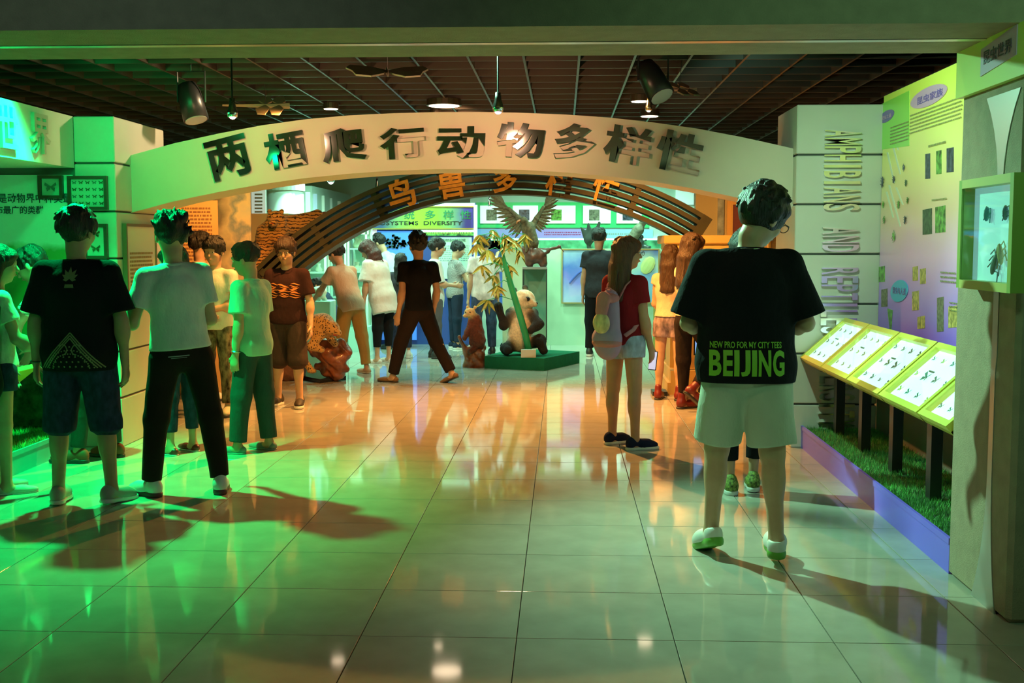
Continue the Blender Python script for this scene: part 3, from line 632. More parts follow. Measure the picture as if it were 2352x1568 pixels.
# ================================================================ blue booth with the ecosystem banner
m_navy = mat('navy board', (.03, .06, .26), rough=.4)
booth = board('blue_booth', 848, 466, 1092, 800, 17.3, m_navy, 'navy blue booth wall below the ecosystems banner', 'booth', thick=.1, zlo=0)
board('white_sign', 846, 524, 865, 610, 17.27, mat('white pink sign', (.85, .80, .86), rough=.4, emit=.35, ecol=(.9, .8, 1)), 'slim white sign with pale red print beside the blue booth', 'sign')
bl = board('blue_display', 869, 530, 955, 780, 17.27, mat('lit blue print', (.06, .22, .75), rough=.4, emit=.55, ecol=(.08, .30, .95)), 'bright blue lit panel with a dark map at its top', 'panel')
b = MB(); rs = random.Random(4)
for i in range(90):
    a_ = rs.uniform(0, 2*PI); q = rs.random()**.5; px_, py_ = 906+30*q*math.cos(a_), 553+14*q*math.sin(a_)
    c = P(px_, py_+abs(px_-906)*.35, 17.26); s_ = .02; b.box((c.x-s_, c.y-.004, c.z-s_), (c.x+s_*.6, c.y, c.z+s_*.6))
toparent(b.build('map_print', mat('dark map print', (.04, .12, .14), rough=.6)), bl)['kind'] = 'stuff'
tb_ = board('text_board', 1000, 545, 1083, 640, 17.27, mat('pale green text board', (.45, .72, .50), rough=.5, emit=.15, ecol=(.5, 1, .6)), 'pale green text board on the navy booth', 'board')
ftext('生态系统的基本组成与功能', 1038, 551, 62, 7, 17.27, MATS['dark map print'], tb_); rows(tb_, 1004, 562, 1078, 600, 8, 17.27, MATS['grey print'], 5)
gs = board('green_strip', 962, 528, 1088, 541, 17.27, mat('green leaf print', (.10, .30, .06), rough=.5, var=.9, vscale=20), 'narrow dark strip with lime writing above the text board', 'sign')
rows(gs, 966, 530, 1084, 538, 1, 17.27, m_yel, 6)
bn = board('ecosystem_banner', 800, 476, 1088, 524, 17.24, ramp_mat('banner print', [(0, (.04, .05, .25)), (.22, (.05, .10, .25)), (.50, (.40, .72, .04)), (.68, (.30, .62, .05)), (.90, (.06, .04, .30)), (1, (.05, .03, .28))], 'X', -3.1, -1.25, noise=.08), 'purple and lime banner reading ecosystems diversity under the slatted arch', 'banner', frame=mat('gilt frame', (.55, .42, .12), rough=.3, metal=.6))
m_tg = mat('jade print', (.02, .22, .10), rough=.5)
for ch, px in (('生', 822), ('态', 856), ('系', 892), ('统', 940), ('多', 988), ('样', 1030), ('性', 1070)): ftext(ch, px, 493, 24, 20, 17.24, m_tg, bn, off=.01)
ftext('ECOSYSTEMS  DIVERSITY', 955, 512, 215, 9, 17.24, mat('black print', (.01, .02, .01), rough=.5), bn, off=.012)
m_neon = mat('mint light strip', (.6, 1, .9), emit=1.6, ecol=(.45, 1, .85))
def neon(x0, y0, x1, y1, Y, label):
    a, b_ = P(x0, y1, Y), P(x1, y0, Y); tag(box('light_strip', (a.x, Y, a.z), (b_.x, Y+.03, b_.z), m_neon), label, 'lamp', 'mint light strips in the far hall')
neon(960, 466, 1090, 474, 17.25, 'mint light strip above the ecosystems banner'); neon(965, 528, 1090, 533, 17.25, 'mint light strip just below the ecosystems banner')
tag(box('corner_post', (P(1088, 500, 17.1).x, 17.1, 0), (P(1096, 500, 17.1).x, 17.16, zj(470, 17.1)), m_wf), 'pale corner post right of the blue booth', 'post')
# ================================================================ green band with white pictures, right far wall
m_gb = mat('emerald band', (.05, .62, .20), rough=.4)
gb = board('green_picture_band', 1094, 464, 1492, 523, 18.3, m_gb, 'emerald green band carrying a row of white lit pictures', 'panel')
m_wp = mat('white lit picture', (.82, .92, .90), rough=.4, emit=.55, ecol=(.8, 1, .95))
for i, (x0, x1, mi) in enumerate([(1103, 1160, 4), (1178, 1236, 2), (1252, 1322, 1), (1339, 1403, 4), (1416, 1474, 2)]):
    a, b_ = P(x0, 513, 18.28), P(x1, 472, 18.28); fr_ = toparent(box('picture', (a.x, 18.27, a.z), (b_.x, 18.29, b_.z), m_wp), gb)
    a2, b2 = P(x0+14, 506, 18.26), P(x0+38, 481, 18.26); o = toparent(box('animal_print', (a2.x, 18.26, a2.z), (b2.x, 18.268, b2.z), m_ph[mi]), gb)
pb = board('violet_band', 1094, 526, 1345, 546, 18.29, ramp_mat('violet band print', [(0, (.20, .40, .75)), (.5, (.36, .26, .70)), (1, (.40, .30, .80))], 'X', -1.4, .5, noise=.5, nscale=5, emit=.15), 'violet blue picture band with red writing under the green band', 'panel')
rows(pb, 1250, 531, 1335, 541, 2, 18.29, mat('magenta print', (.4, .05, .2), rough=.5), 7)
pb2 = board('pale_blue_band', 1347, 526, 1500, 546, 18.29, mat('pale blue band', (.30, .55, .70), rough=.5, emit=.15, ecol=(.4, .8, .9)), 'pale blue band with dark writing beside the violet band', 'panel'); rows(pb2, 1380, 533, 1460, 541, 1, 18.29, MATS['grey print'], 8)
neon(1094, 547, 1560, 551, 18.29, 'long mint light strip under the violet band')
dio = board('diorama_strip', 1094, 552, 1580, 572, 18.29, mat('foliage diorama', (.10, .40, .20), rough=.6, var=.8, vscale=5), 'long low green foliage diorama above the poster wall', 'diorama')
board('mint_wall_panel', 1496, 440, 1605, 570, 18.6, mat('bright mint board', (.55, .85, .75), rough=.5), 'bright mint wall panel right of the green band', 'panel')
board('picture_board', 1096, 553, 1200, 700, 18.29, mat('blue picture print', (.08, .14, .50), rough=.4, var=.6, vscale=4), 'blue picture panel behind the bamboo leaves', 'panel')
# low poster wall
lw = struct(box('wall_low', (-.30, 17.25, 0), (1.85, 17.55, 1.43), m_gwall))
m_pf = mat('thin brown gilt frame', (.40, .24, .08), rough=.4)
for (x0, x1, st, lb) in [(1292, 1386, [(0, (.50, .50, .72)), (.4, (.22, .20, .62)), (.6, (.12, .18, .55)), (1, (.45, .55, .72))], 'blue violet poster left of the backpack girl'), (1440, 1512, [(0, (.25, .45, .60)), (.4, (.20, .40, .72)), (.7, (.45, .60, .50)), (1, (.10, .18, .60))], 'pale blue poster with a yellow fish right of the backpack girl')]:
    q = board('framed_poster', x0, 574, x1, 694, 17.22, ramp_mat('poster '+lb[:9], st, 'Z', .7, 1.42, noise=.7, nscale=3), lb, 'poster', frame=m_pf, fw=.018)
    if x0 > 1400: toparent(MB().ball(P(1488, 609, 17.21), (.10, .01, .14), Matrix.Rotation(R(30), 4, 'Y')).build('fish_print', mat('pale yellow print', (.6, .65, .25), rough=.5)), q)
    else: toparent(MB().tube([P(1308+k*5, 650-math.sin(k/15*PI)*30, 17.215) for k in range(16)], .012, seg=5).build('ring_print', mat('blue ring print', (.06, .10, .40), rough=.5)), q)
struct(box('wall_partition', (-.82, 15.9, 0), (-.32, 16.05, 1.5), m_gwall))
# ================================================================ right wall beyond the arch
m_tanw = mat('tan wall', (.58, .48, .24), rough=.6)
struct(box('wall_right_far', (P(1598, 500, 13.4).x, 13.4, 0), (3.2, 13.55, 2.5), m_tanw))
board('mottled_picture', 1648, 430, 1664, 540, 13.37, mat('blue mottled print', (.35, .42, .42), rough=.5, var=.5, vscale=8), 'narrow mottled blue picture on the tan wall', 'picture')
board('orange_board', 1668, 440, 1780, 620, 13.37, mat('bright orange board', (.85, .50, .14), rough=.6), 'orange panel on the tan wall behind the man in the black tee', 'panel')
board('maroon_picture', 1682, 470, 1720, 560, 13.34, mat('maroon print', (.20, .05, .05), rough=.5), 'dark maroon picture on the orange panel', 'picture', frame=MATS['bright orange board'])
board('white_hanging', 1552, 432, 1594, 470, 18.3, m_lp, 'pale lit panel high above the right end of the slatted arch', 'panel')
gp_ = board('gilt_poster', 1768, 524, 1812, 640, 10.2, mat('ochre poster print', (.55, .36, .14), rough=.5, var=.8, vscale=9), 'gilt framed ochre poster just left of the lettered column', 'poster', frame=MATS['gilt frame'])
box('mount', (P(1768, 600, 10.24).x, 10.23, 0), (2.6, 10.35, 2.3), mat('orange wall board', (.75, .45, .22), rough=.6))['kind'] = 'structure'; bpy.data.objects['mount'].name = 'wall_orange'
sc_ = board('blue_screen', 1596, 748, 1628, 812, 10.8, mat('blue screen glow', (.1, .2, .8), emit=.9, ecol=(.25, .5, 1)), 'small blue lit screen standing near the ochre pedestal', 'screen', frame=m_post, fw=.012)
toparent(box('stand', (P(1606, 812, 10.8).x, 10.83, .12), (P(1618, 812, 10.8).x, 10.86, P(1606, 800, 10.8).z), m_post), sc_)
gbn = board('green_rollup', 1500, 700, 1530, 825, 11.6, mat('jade banner', (.10, .40, .25), rough=.6), 'narrow jade roll-up stand behind the girls at the pedestal', 'banner')
toparent(box('foot', (P(1498, 825, 11.6).x, 11.5, 0), (P(1532, 825, 11.6).x, 11.75, .04), m_post), gbn)
# ================================================================ ceiling fixtures
def par_can(c, d, L, rr, label, glow=None):
    c, d = Vector(c), Vector(d).normalized(); root = empty('stage_spot', c, label=label, cat='spotlight')
    M = Matrix.Translation(c) @ d.to_track_quat('Z', 'Y').to_matrix().to_4x4()
    toparent(MB().lathe([(rr*.7, -L/2), (rr*.9, -L/4), (rr, L/2), (rr*.9, L/2)], 16, M).build('housing', m_post, None, True), root)
    toparent(MB().lathe([(rr*.86, L/2-.012), (rr*.86, L/2+.004)], 16, M).build('lens', mat('lens '+(glow or 'dark'), (.5, .5, .5), rough=.1, emit=9 if glow else 0, ecol={'warm': (1, .75, .5), 'violet': (.75, .6, 1), 'white': (.9, 1, 1)}.get(glow, (0, 0, 0)))), root)
    toparent(MB().tube([c+Vector((rr*1.1, 0, 0)), c+Vector((rr*1.1, 0, L*.8)), c+Vector((-rr*1.1, 0, L*.8)), c-Vector((rr*1.1, 0, 0))], .008, seg=6).build('yoke', m_post), root)
    toparent(MB().tube([c+Vector((0, 0, L*.8)), (c.x, c.y, 3.36)], .007, seg=6).build('hanger', m_post), root)
    return root
par_can(P(440, 235, 9.2), (.3, -.2, -1), .30, .10, 'big dark stage spot hanging at upper left of the grille')
par_can(P(1500, 185, 8.8), (.5, -.5, -1), .30, .10, 'big dark stage spot hanging at upper right of the grille')
def bulb(px, py, Y, label, glow, rr=.035):
    c = P(px, py, Y); root = empty('spot_bulb', c, label=label, cat='spotlight', group='small bulbs under the grille')
    MB().lathe([(rr*.5, .09), (rr*.6, .05), (rr, .0), (rr*.9, -.03)], 14, Matrix.Identity(4)).build('shade', mat('chrome shade', (.7, .7, .7), rough=.15, metal=1), root, True)
    MB().ball((0, 0, -.02), rr*.7).build('bulb', mat('bulb '+glow, (1, 1, 1), emit=14, ecol={'warm': (1, .72, .5), 'violet': (.8, .5, 1), 'white': (1, .95, .85)}[glow]), root, True)
    MB().tube([(0, 0, .09), (0, 0, 3.36-c.z)], .006, seg=6).build('hanger', m_post, root)
bulb(534, 258, 7.5, 'small bright bulb beside the pale dragonfly cut-out', 'warm'); bulb(1144, 246, 7.4, 'small violet bulb above the centre of the cream arch', 'violet')
bulb(760, 413, 14.6, 'bright round lamp seen below the cream arch at left', 'white', .05); bulb(866, 428, 13.4, 'dim small lamp left of the first orange character', 'warm', .02)
bulb(1090, 449, 16.2, 'small pinkish lamp under the slatted arch, above the banner corner', 'warm', .02); bulb(1124, 469, 16.6, 'small pinkish lamp in front of the first white picture', 'warm', .022)
bulb(1490, 246, 9.9, 'small bulb under the dark stage spot at right', 'warm', .03)
m_disc = mat('ceiling downlight glow', (1, 1, 1), emit=7, ecol=(1, .74, .5))
for px, py, rr, lb in [(1020, 243, .15, 'round downlight above the arch left of centre'), (760, 250, .07, 'thin downlight above the arch at left'), (1492, 267, .09, 'downlight low above the arch at right'), (1000, 262, .05, 'dim downlight touching the arch top'), (1470, 233, .08, 'downlight near the right stage spot')]:
    c = P(px, py, (HG-.03-1.5)*FPX/(560-py)*.997); root = empty('downlight', c, label=lb, cat='downlight', group='round downlights in the grille')
    MB().lathe([(rr*1.15, 0), (rr*1.15, .06), (rr, .06)], 20).build('ring', m_slat, root); MB().lathe([(rr, -.004), (rr, .0)], 20).build('diffuser', m_disc, root)
# pale insect cut-outs hung under the grille
m_cut = mat('pale card cut-out', (.38, .30, .22), rough=.7)
def cutout(px, py, Y, L, kind, label):
    c = P(px, py, Y); root = empty('insect_cutout', c, label=label, cat='decoration', group='insect cut-outs under the grille')
    def wing(nm, pts, sy): 
        n = len(pts); MB().poly([(x*L, y*L*sy, 0) for x, y in pts], (0, 0, .012)).build(nm, m_cut, root)
    if kind == 'b':
        for sg in (-1, 1):
            wing('wing', [(0, 0), (sg*.2, .25), (sg*.45, .35), (sg*.5, .15), (sg*.42, -.05)], 1); wing('wing', [(0, 0), (sg*.42, -.06), (sg*.38, -.3), (sg*.2, -.38), (sg*.05, -.2)], 1)
        MB().ball((0, 0, 0), (.02*L, .3*L, .02)).build('body', m_cut, root)
    else:
        MB().tube([(-.5*L, 0, 0), (.1*L, 0, 0), (.28*L, .02*L, 0)], [.012*L, .03*L, .04*L], seg=6).build('body', m_cut, root)
        for sg in (-1, 1):
            for dx in (.0, .16): wing('wing', [(dx, 0), (dx-.10, sg*.25), (dx-.06, sg*.5), (dx+.03, sg*.52), (dx+.06, sg*.2)], 1)
    MB().tube([(0, 0, .01), (0, 0, 3.36-c.z)], .003, seg=5).build('thread', m_post, root)
    root.rotation_euler = (R(18), 0, R(10))
cutout(890, 165, 8.8, .62, 'b', 'pale butterfly cut-out under the grille near the portal')
cutout(610, 243, 10.4, .75, 'd', 'pale dragonfly cut-out hanging at upper left'); cutout(1560, 206, 9.4, .50, 'd', 'pale dragonfly cut-out hanging at upper right')
# ================================================================ people
V3 = lambda *a: np.array(a, float)
def rot(axis, deg): return np.array(Matrix.Rotation(R(deg), 3, axis))
m_skin = mat('skin', (.52, .30, .18), rough=.5, var=.06, vscale=20)
m_skin2 = mat('tanned skin', (.42, .24, .14), rough=.5, var=.06, vscale=20)
m_eye = mat('eye white', (.75, .75, .72), rough=.25); m_iris = mat('dark iris', (.02, .012, .01), rough=.15)
m_lip = mat('lips', (.40, .15, .12), rough=.5)
def hairm(n, c): return mat(n, c, rough=.5, bump=1.0, bscale=26, stretch=(5, 5, .8), var=.35, vscale=14)
H_BLK, H_BRN, H_RED, H_DBR = hairm('black hair', (.010, .008, .007)), hairm('brown hair', (.055, .026, .012)), hairm('reddish hair', (.075, .020, .014)), hairm('dark brown hair', (.028, .014, .008))
m_metal = mat('thin black wire', (.02, .02, .02), rough=.3)
def cloth(n, c, var=.06, vs=10, rough=.95, bump=.15): return mat(n, c, rough=rough, var=var, vscale=vs, bump=.75, bscale=13, spec=.12, stretch=(1, 1, .55))
# ---- shoes (foot frame: ankle above origin, toes along +y, sole at z = 0), meshes shared
SHOES = {}
def shoe_meshes(style):
    if style in SHOES: return SHOES[style]
    u, so = Solid(), Solid()
    if style in ('sneaker', 'canvas', 'clog', 'boot'):
        th = {'sneaker': .03, 'canvas': .025, 'clog': .045, 'boot': .02}[style]
        u.ell((0, -.035, .05), (.038, .045, .05), k=.02).ell((0, .10, .035), (.047, .095, .040), k=.03).cone((0, -.02, .06), (0, .10, .05), .036, .034, k=.03)
        if style in ('sneaker', 'boot'): u.cone((0, -.03, .06), (0, -.02, .10 if style == 'sneaker' else .14), .038, .036, k=.02)
        if style == 'clog': u.ell((0, .10, .05), (.052, .09, .045), k=.02); u.ell((0, -.02, .11), (.035, .05, .05), k=.01, neg=True)
        u.cut((0, 0, th*.6), (0, 0, -1))
        so.ell((0, .115, th/2), (.050, .092, .04), k=.02).ell((0, -.03, th/2), (.041, .052, .04), k=.03).cone((0, -.03, th/2), (0, .10, th/2), .035, .042, k=.02).cut((0, 0, th), (0, 0, 1)).cut((0, 0, 0), (0, 0, -1))
    else:  # flat
        u.ell((0, -.035, .03), (.034, .04, .034), k=.02).ell((0, .11, .022), (.042, .09, .028), k=.02).cone((0, -.02, .03), (0, .1, .025), .030, .032, k=.02).cut((0, 0, .006), (0, 0, -1))
        so.ell((0, .11, 0), (.044, .092, .03), k=.02).ell((0, -.03, 0), (.036, .045, .03), k=.02).cone((0, -.03, 0), (0, .1, 0), .03, .036, k=.02).cut((0, 0, .012), (0, 0, 1)).cut((0, 0, 0), (0, 0, -1))
    SHOES[style] = (u.mesh('shoe_upper', .006), so.mesh('sole', .006)); return SHOES[style]
def hand(S, wr, h, pn, fwd, curl=18, s=1., c=None):
    h = nrm(h); pn = nrm(pn-(pn@h)*h); sd = np.cross(h, pn); sd = sd if sd@fwd >= 0 else -sd
    S.cone(wr-h*.02*s, wr+h*.075*s, .026*s, .036*s, k=.015*s, sq=(pn, .5), col=c)
    for i, L in enumerate((.066, .076, .070, .054)):
        b = wr+h*.085*s+sd*(1.5-i)*.019*s; a1, a2 = R(curl*(1+.12*i)), R(curl*2.2*(1+.12*i))
        m1 = b+(h*math.cos(a1)+pn*math.sin(a1))*L*.55*s; m2 = m1+(h*math.cos(a2)+pn*math.sin(a2))*L*.5*s
        S.cone(b-h*.02*s, m1, .0092*s, .0085*s, k=.006*s, col=c).cone(m1, m2, .0085*s, .0068*s, k=.004*s, col=c)
    t0 = wr+h*.025*s+sd*.022*s; t1 = t0+nrm(h*.6+sd*.7+pn*.35)*.036*s; t2 = t1+nrm(h*.9+sd*.25+pn*.45)*.030*s
    S.cone(t0, t1, .014*s, .010*s, k=.01*s, col=c).cone(t1, t2, .010*s, .008*s, k=.004*s, col=c)
ATTACH = []
def person(label, foot, top, Y=None, heading=0, H=None, fem=False, bulk=1., lean=0, side=0, twist=0, head=(0, 0, 0),
           legs=((0, 3, 0, 8, 0), (0, 3, 0, 8, 0)), arms=None, skin=None, shirt=None, lower=None, shoes=('sneaker', None, None),
           hair=('short', None), glasses=False, vox=.009, curl=18, socks=None, name='person', cat='person'):
    """legs: per side (L, R): thigh forward deg, spread deg, knee flex deg, foot yaw outward deg, heel lift deg
       arms: per side (L, R): upper-arm vector, forearm vector in (outward, forward, up)"""
    px, py = foot; g = fl(px, py) if Y is None else Vector((at(px, 560, Y).x, Y, 0))
    if H is None: H = at(px, top, g.y).z
    s = H/1.70; root = empty(name, (g.x, g.y, 0), R(heading), label=label, cat=cat); skin = skin or m_skin
    shw = (.145 if fem else .165)*s*bulk**.6; arms = arms or (((.12, .02, -1), (.08, .15, -1)),)*2
    J = {}
    for sd, lg in ((-1, legs[0]), (1, legs[1])):
        a, b, kf = R(lg[0]), R(lg[1]), R(lg[0]-lg[2])
        th = V3(sd*math.sin(b), math.sin(a)*math.cos(b), -math.cos(a)*math.cos(b)); sh_ = V3(sd*math.sin(b)*.6, math.sin(kf), -math.cos(kf)); sh_ = nrm(sh_)
        hp = V3(sd*.085*s, 0, 0); kn = hp+th*.41*s; an = kn+sh_*.40*s; J[sd] = (hp, kn, an, th, sh_)
    low = []
    for sd, lg in ((-1, legs[0]), (1, legs[1])):
        p = R(lg[4]); low.append(J[sd][2][2]-max(.07*math.cos(p), .07*math.cos(p)+.12*math.sin(p))*s)
    hz = -min(low); off = V3(0, 0, hz)
    T = rot('Z', 0) @ rot('Y', side) @ rot('X', -lean); TS = T @ rot('Z', twist); U = T[:, 2]; PC = V3(0, 0, hz)
    def tp(x, y, u): return PC+T @ (V3(x, y, u)*s)
    def tps(x, y, u): return PC+TS @ (V3(x, y, u)*s)
    sl = {sd: PC+TS @ V3(sd*shw, 0, .448*s) for sd in (-1, 1)}
    Hm = rot('Z', head[0]) @ rot('X', -head[1]) @ rot('Y', head[2])
    nb = tp(0, -.005, .50); nt = nb+nrm(U+Hm[:, 2])*.082*s; hc = nt+Hm @ (V3(0, .018, .104)*s)
    q_ = s*1.07
    def hp_(x, y, z): return hc+Hm @ (V3(x, y, z)*q_)
    B = Solid(); bk = bulk
    # torso
    B.ell(tp(0, 0, .03), V3(.150*bk, .095*bk, .11)*s, T, k=.04*s)
    B.cone(tp(0, 0, .05), tp(0, 0, .25), .115*s*bk, .115*s*bk, k=.04*s, sq=(T[:, 1], .72))
    B.ell(tps(0, 0, .32), V3(.142*bk, .092*bk, .15)*s, TS, k=.04*s)
    [B.cone(tps(q*.03, 0, .475), sl[q], .04*s, .040*s, k=.05*s) for q in (-1, 1)]
    B.cone(tp(0, 0, .46), nt, .055*s, .050*s, k=.03*s)
    # head
    B.cone(nt, hp_(0, -.01, -.03), .052*s, .055*q_, k=.02*s)
    B.ell(hp_(0, -.008, .022), V3(.074, .094, .093)*q_, Hm, k=.02*s); B.ell(hp_(0, .020, -.042), V3(.058, .070, .073)*q_, Hm, k=.03*s)
    B.cone(hp_(0, .055, -.092), hp_(0, .062, -.090), .020*s, .018*q_, k=.02*s)
    for q in (-1, 1):
        B.ell(hp_(q*.036, .058, -.028), V3(.026, .026, .028)*q_, Hm, k=.02*s); B.ell(hp_(q*.079, -.008, -.014), V3(.009, .020, .031)*q_, Hm, k=.006*s)
        B.ell(hp_(q*.032, .104, .004), V3(.019, .018, .010)*q_, Hm, k=.012*s, neg=True)
    B.cone(hp_(-.036, .080, .026), hp_(.036, .080, .026), .012*s, .012*q_, k=.02*s); B.cone(hp_(0, .088, .008), hp_(0, .107, -.026), .008*s, .013*q_, k=.01*s)
    B.ell(hp_(0, .092, -.056), V3(.022, .008, .009)*q_, Hm, k=.008*s)
    # legs and feet
    cov = .86 if lower and lower.get('hem', 1.9) > 1.25 else 1.
    FM = {}
    for sd, lg in ((-1, legs[0]), (1, legs[1])):
        hp, kn, an, th, sh_ = J[sd]; hp, kn, an = hp+off, kn+off, an+off
        B.cone(hp, kn, .078*s*bk*cov, .052*s*bk*cov, k=.03*s); B.cone(kn, an, .048*s*cov, .034*s*cov, k=.02*s)
        fw = nrm(np.cross(V3(sd, 0, 0)*sd, -sh_)) if True else None
        bkv = -nrm(V3(0, 1, 0)-(V3(0, 1, 0)@sh_)*sh_); B.ell(kn+sh_*.11*s+bkv*.016*s, V3(.045, .045, .10)*s*(bk**.7)*cov, T*0+rot('X', lg[0]*0), k=.03*s)
        F = rot('Z', -sd*lg[3]) @ rot('X', -lg[4]); FM[sd] = (an, F)
        fp = lambda x, y, z, an=an, F=F: an+F @ (V3(x, y, z-.07)*s)
        B.cone(an, fp(0, -.03, .035), .033*s, .030*s, k=.02*s).cone(fp(0, -.02, .035), fp(0, .12, .026), .030*s, .026*s, k=.02*s, sq=(F[:, 0], 1.2)); J[sd] = (hp, kn, an, th, sh_)
    # arms and hands
    A = {}
    for sd, ar in ((-1, arms[0]), (1, arms[1])):
        u_, f_ = [nrm(V3(sd*v[0], v[1], v[2])) for v in ar[:2]]; el = sl[sd]+u_*.28*s; wr = el+f_*.24*s; A[sd] = (u_, f_, el, wr)
        B.cone(sl[sd], el, .046*s*bk, .036*s, k=.03*s).cone(el, wr, .036*s, .024*s, k=.02*s); B.ell(el+f_*.06*s, V3(.040, .040, .06)*s*(bk**.5), k=.03*s)
        pn = V3(-sd, .15, 0) if len(ar) < 3 else V3(-sd*-1*ar[2][0], ar[2][1], ar[2][2]); hand(B, wr, f_ if len(ar) < 4 else nrm(V3(sd*ar[3][0], ar[3][1], ar[3][2])), pn, V3(0, 1, .2), curl, s)
        J[('w', sd)] = wr
    if fem:
        for q in (-1, 1): B.ell(tps(q*.065, .075, .31), V3(.055, .05, .055)*s, k=.03*s)
    link('body', B.mesh('body', vox), skin, root)
    # eyes
    if vox < .0105:
        for q in (-1, 1):
            b = MB(); M_ = Matrix(Hm).to_4x4(); b.ball(hp_(q*.031, .079, .003), (.0125*s, .0115*s, .0072*s), M_, seg=10); e = b.build('eye', m_eye, root, True)
            MB().ball(hp_(q*.031, .0862, .003), (.0058*s, .004*s, .0055*s), M_, seg=8).build('iris', m_iris, e, True)
    MB().ball(hp_(0, .098, -.057), (.019*s, .006*s, .006*s), Matrix(Hm).to_4x4(), seg=8).build('lips', m_lip, root, True)
    # hair
    hs, hm = hair[0], hair[1] or H_BLK; Hs = Solid(); vol = hair[2] if len(hair) > 2 else 0.
    Hs.ell(hp_(0, -.014, .034), V3(.086+vol*.5, .106+vol*.5, .096+vol)*q_, Hm, k=.02*s)
    if hs in ('fringe', 'long', 'bob'): Hs.ell(hp_(0, .060, .062), V3(.070, .042, .036)*q_, Hm, k=.03*s)
    if hs == 'spiky': Hs.ell(hp_(0, .02, .095), V3(.07, .075, .05)*q_, Hm, k=.03*s)
    Hs.ell(hp_(0, .125, -.040), V3(.072, .070, .088)*q_, Hm, k=.02*s, neg=True)
    for q in (-1, 1): Hs.ell(hp_(q*.095, .012, -.035), V3(.02, .034, .035)*q_, Hm, k=.01*s, neg=True)
    if hs in ('short', 'fringe', 'spiky'): Hs.cut(hp_(0, -.09, -.070), Hm @ V3(0, .22, -1))
    else: Hs.cut(hp_(0, .02, -.1), Hm @ V3(0, 1, -.25)) if False else None
    rh = random.Random(len(label)*7+3)
    nt_n = 70 if hs in ('short', 'fringe', 'spiky') else 46
    for _ in range(nt_n):
        th_, ph_ = rh.uniform(0, 2*PI), rh.uniform(-.35, 1.25); d_ = V3(math.cos(ph_)*math.cos(th_), math.cos(ph_)*math.sin(th_), math.sin(ph_))
        if d_[1] > .45 and d_[2] < (.42 if hs != 'fringe' else .25): continue
        p0 = V3(0, -.014, .034)+d_*V3(.080+vol*.5, .098+vol*.5, .088+vol); tg = V3(0, rh.uniform(-.2, .5), -1.) if hs != 'spiky' else V3(rh.uniform(-.5, .5), rh.uniform(-.2, .9), .9)
        tg = nrm(nrm(tg-(tg@d_)*d_)+d_*(.42 if hs != 'spiky' else 1.1)); L_ = rh.uniform(.026, .044); Hs.cone(hp_(*p0), hp_(*(p0+tg*L_)), .017*q_, .0045*q_, k=.008*q_)
    Hs.wave(.0035 if hs != 'spiky' else .009, len(label), (34, 34, 30), 4)
    if hs in ('long', 'bob'):
        L = .20 if hs == 'bob' else .38; D = V3(0, 0, -1)
        for x, y, r0, r1 in ((-.055, -.035, .042, .026), (.055, -.035, .042, .026), (0, -.062, .052, .040), (-.03, -.06, .05, .03), (.03, -.06, .05, .03), (-.068, .0, .026, .016), (.068, .0, .026, .016)):
            a = hp_(x, y, .02); m_ = hp_(x*1.1, y-.018, -.10); e = m_+(D*(L-.12)+T[:, 1]*(-.035-.0*(L > .3))*(y < -.01))*s + V3(np.sign(x)*.01, 0, 0)
            Hs.cone(a, m_, r0*s, r0*s, k=.02*s).cone(m_, e, r0*s, r1*s, k=.02*s)
            for _ in range(3): j_ = V3(*[rh.uniform(-1, 1)*r0*.8*s for _ in range(3)]); Hs.cone(m_+j_, e+j_*1.3+V3(0, 0, -.02*s*rh.random()), .012*s, .006*s, k=.006*s)
    link('hair', Hs.mesh('hair', min(vox, .0085)), hm, root)
    if glasses:
        b = MB()
        for q in (-1, 1):
            pts = [hp_(q*.034+.024*math.cos(t), .112, .002+.017*math.sin(t)) for t in [2*PI*k/14 for k in range(15)]]; b.tube(pts, .0022*s, seg=5)
            b.tube([hp_(q*.058, .112, .006), hp_(q*.078, .09, .006), hp_(q*.080, .0, .002)], .002*s, seg=5)
        b.tube([hp_(-.01, .113, .006), hp_(.01, .113, .006)], .002*s, seg=5); b.build('glasses', m_metal, root)['label'] = 'thin dark framed glasses'
    out = dict(root=root, s=s, tp=tp, tps=tps, T=T, TS=TS, hp=hp_, Hm=Hm, A=A, J=J, sl=sl, hz=hz, H=H)
    # shirt
    if shirt:
        lo = shirt.get('loose', .018); hem = shirt.get('hem', -.10); sv = shirt.get('sleeve', .55); fl_ = shirt.get('flare', 0); C = Solid(); sq = shirt.get('sq', .66)
        bw = (.150 if not fem else .132)*bk
        C.cone(tps(0, 0, .33), tp(0, 0, .12), (bw+lo)*s, (bw+lo+fl_*.5-.006)*s, k=.03*s, sq=(T[:, 1], sq)); C.cone(tp(0, 0, .12), tp(0, 0, hem-.06), (bw+lo+fl_*.5-.006)*s, (bw+lo+fl_+.004)*s, k=.04*s, sq=(T[:, 1], sq+.04))
        C.ell(tps(0, 0, .325), V3(.150*bk+lo*.6, .100*bk+lo*.7, .155)*s, TS, k=.05*s)
        for q in (-1, 1):
            C.cone(tps(q*.045, -.008, .492), sl[q]+V3(0, 0, .004*s), .030*s, (.050+lo*.3)*s, k=.05*s)
            if fem: C.ell(tps(q*.062, .078, .31), V3(.060, .052, .06)*s, k=.04*s)
        C.ell(tp(0, -.006, .0), V3(bw+.012+lo, .112*bk+lo, .13)*s, T, k=.05*s)
        C.ell(tps(0, -.008, .482), V3(.078, .068, .05)*s, TS, k=.03*s); C.cut(tp(0, 0, hem), -U); C.cut(tps(0, 0, .523), T @ V3(0, .15, 1))
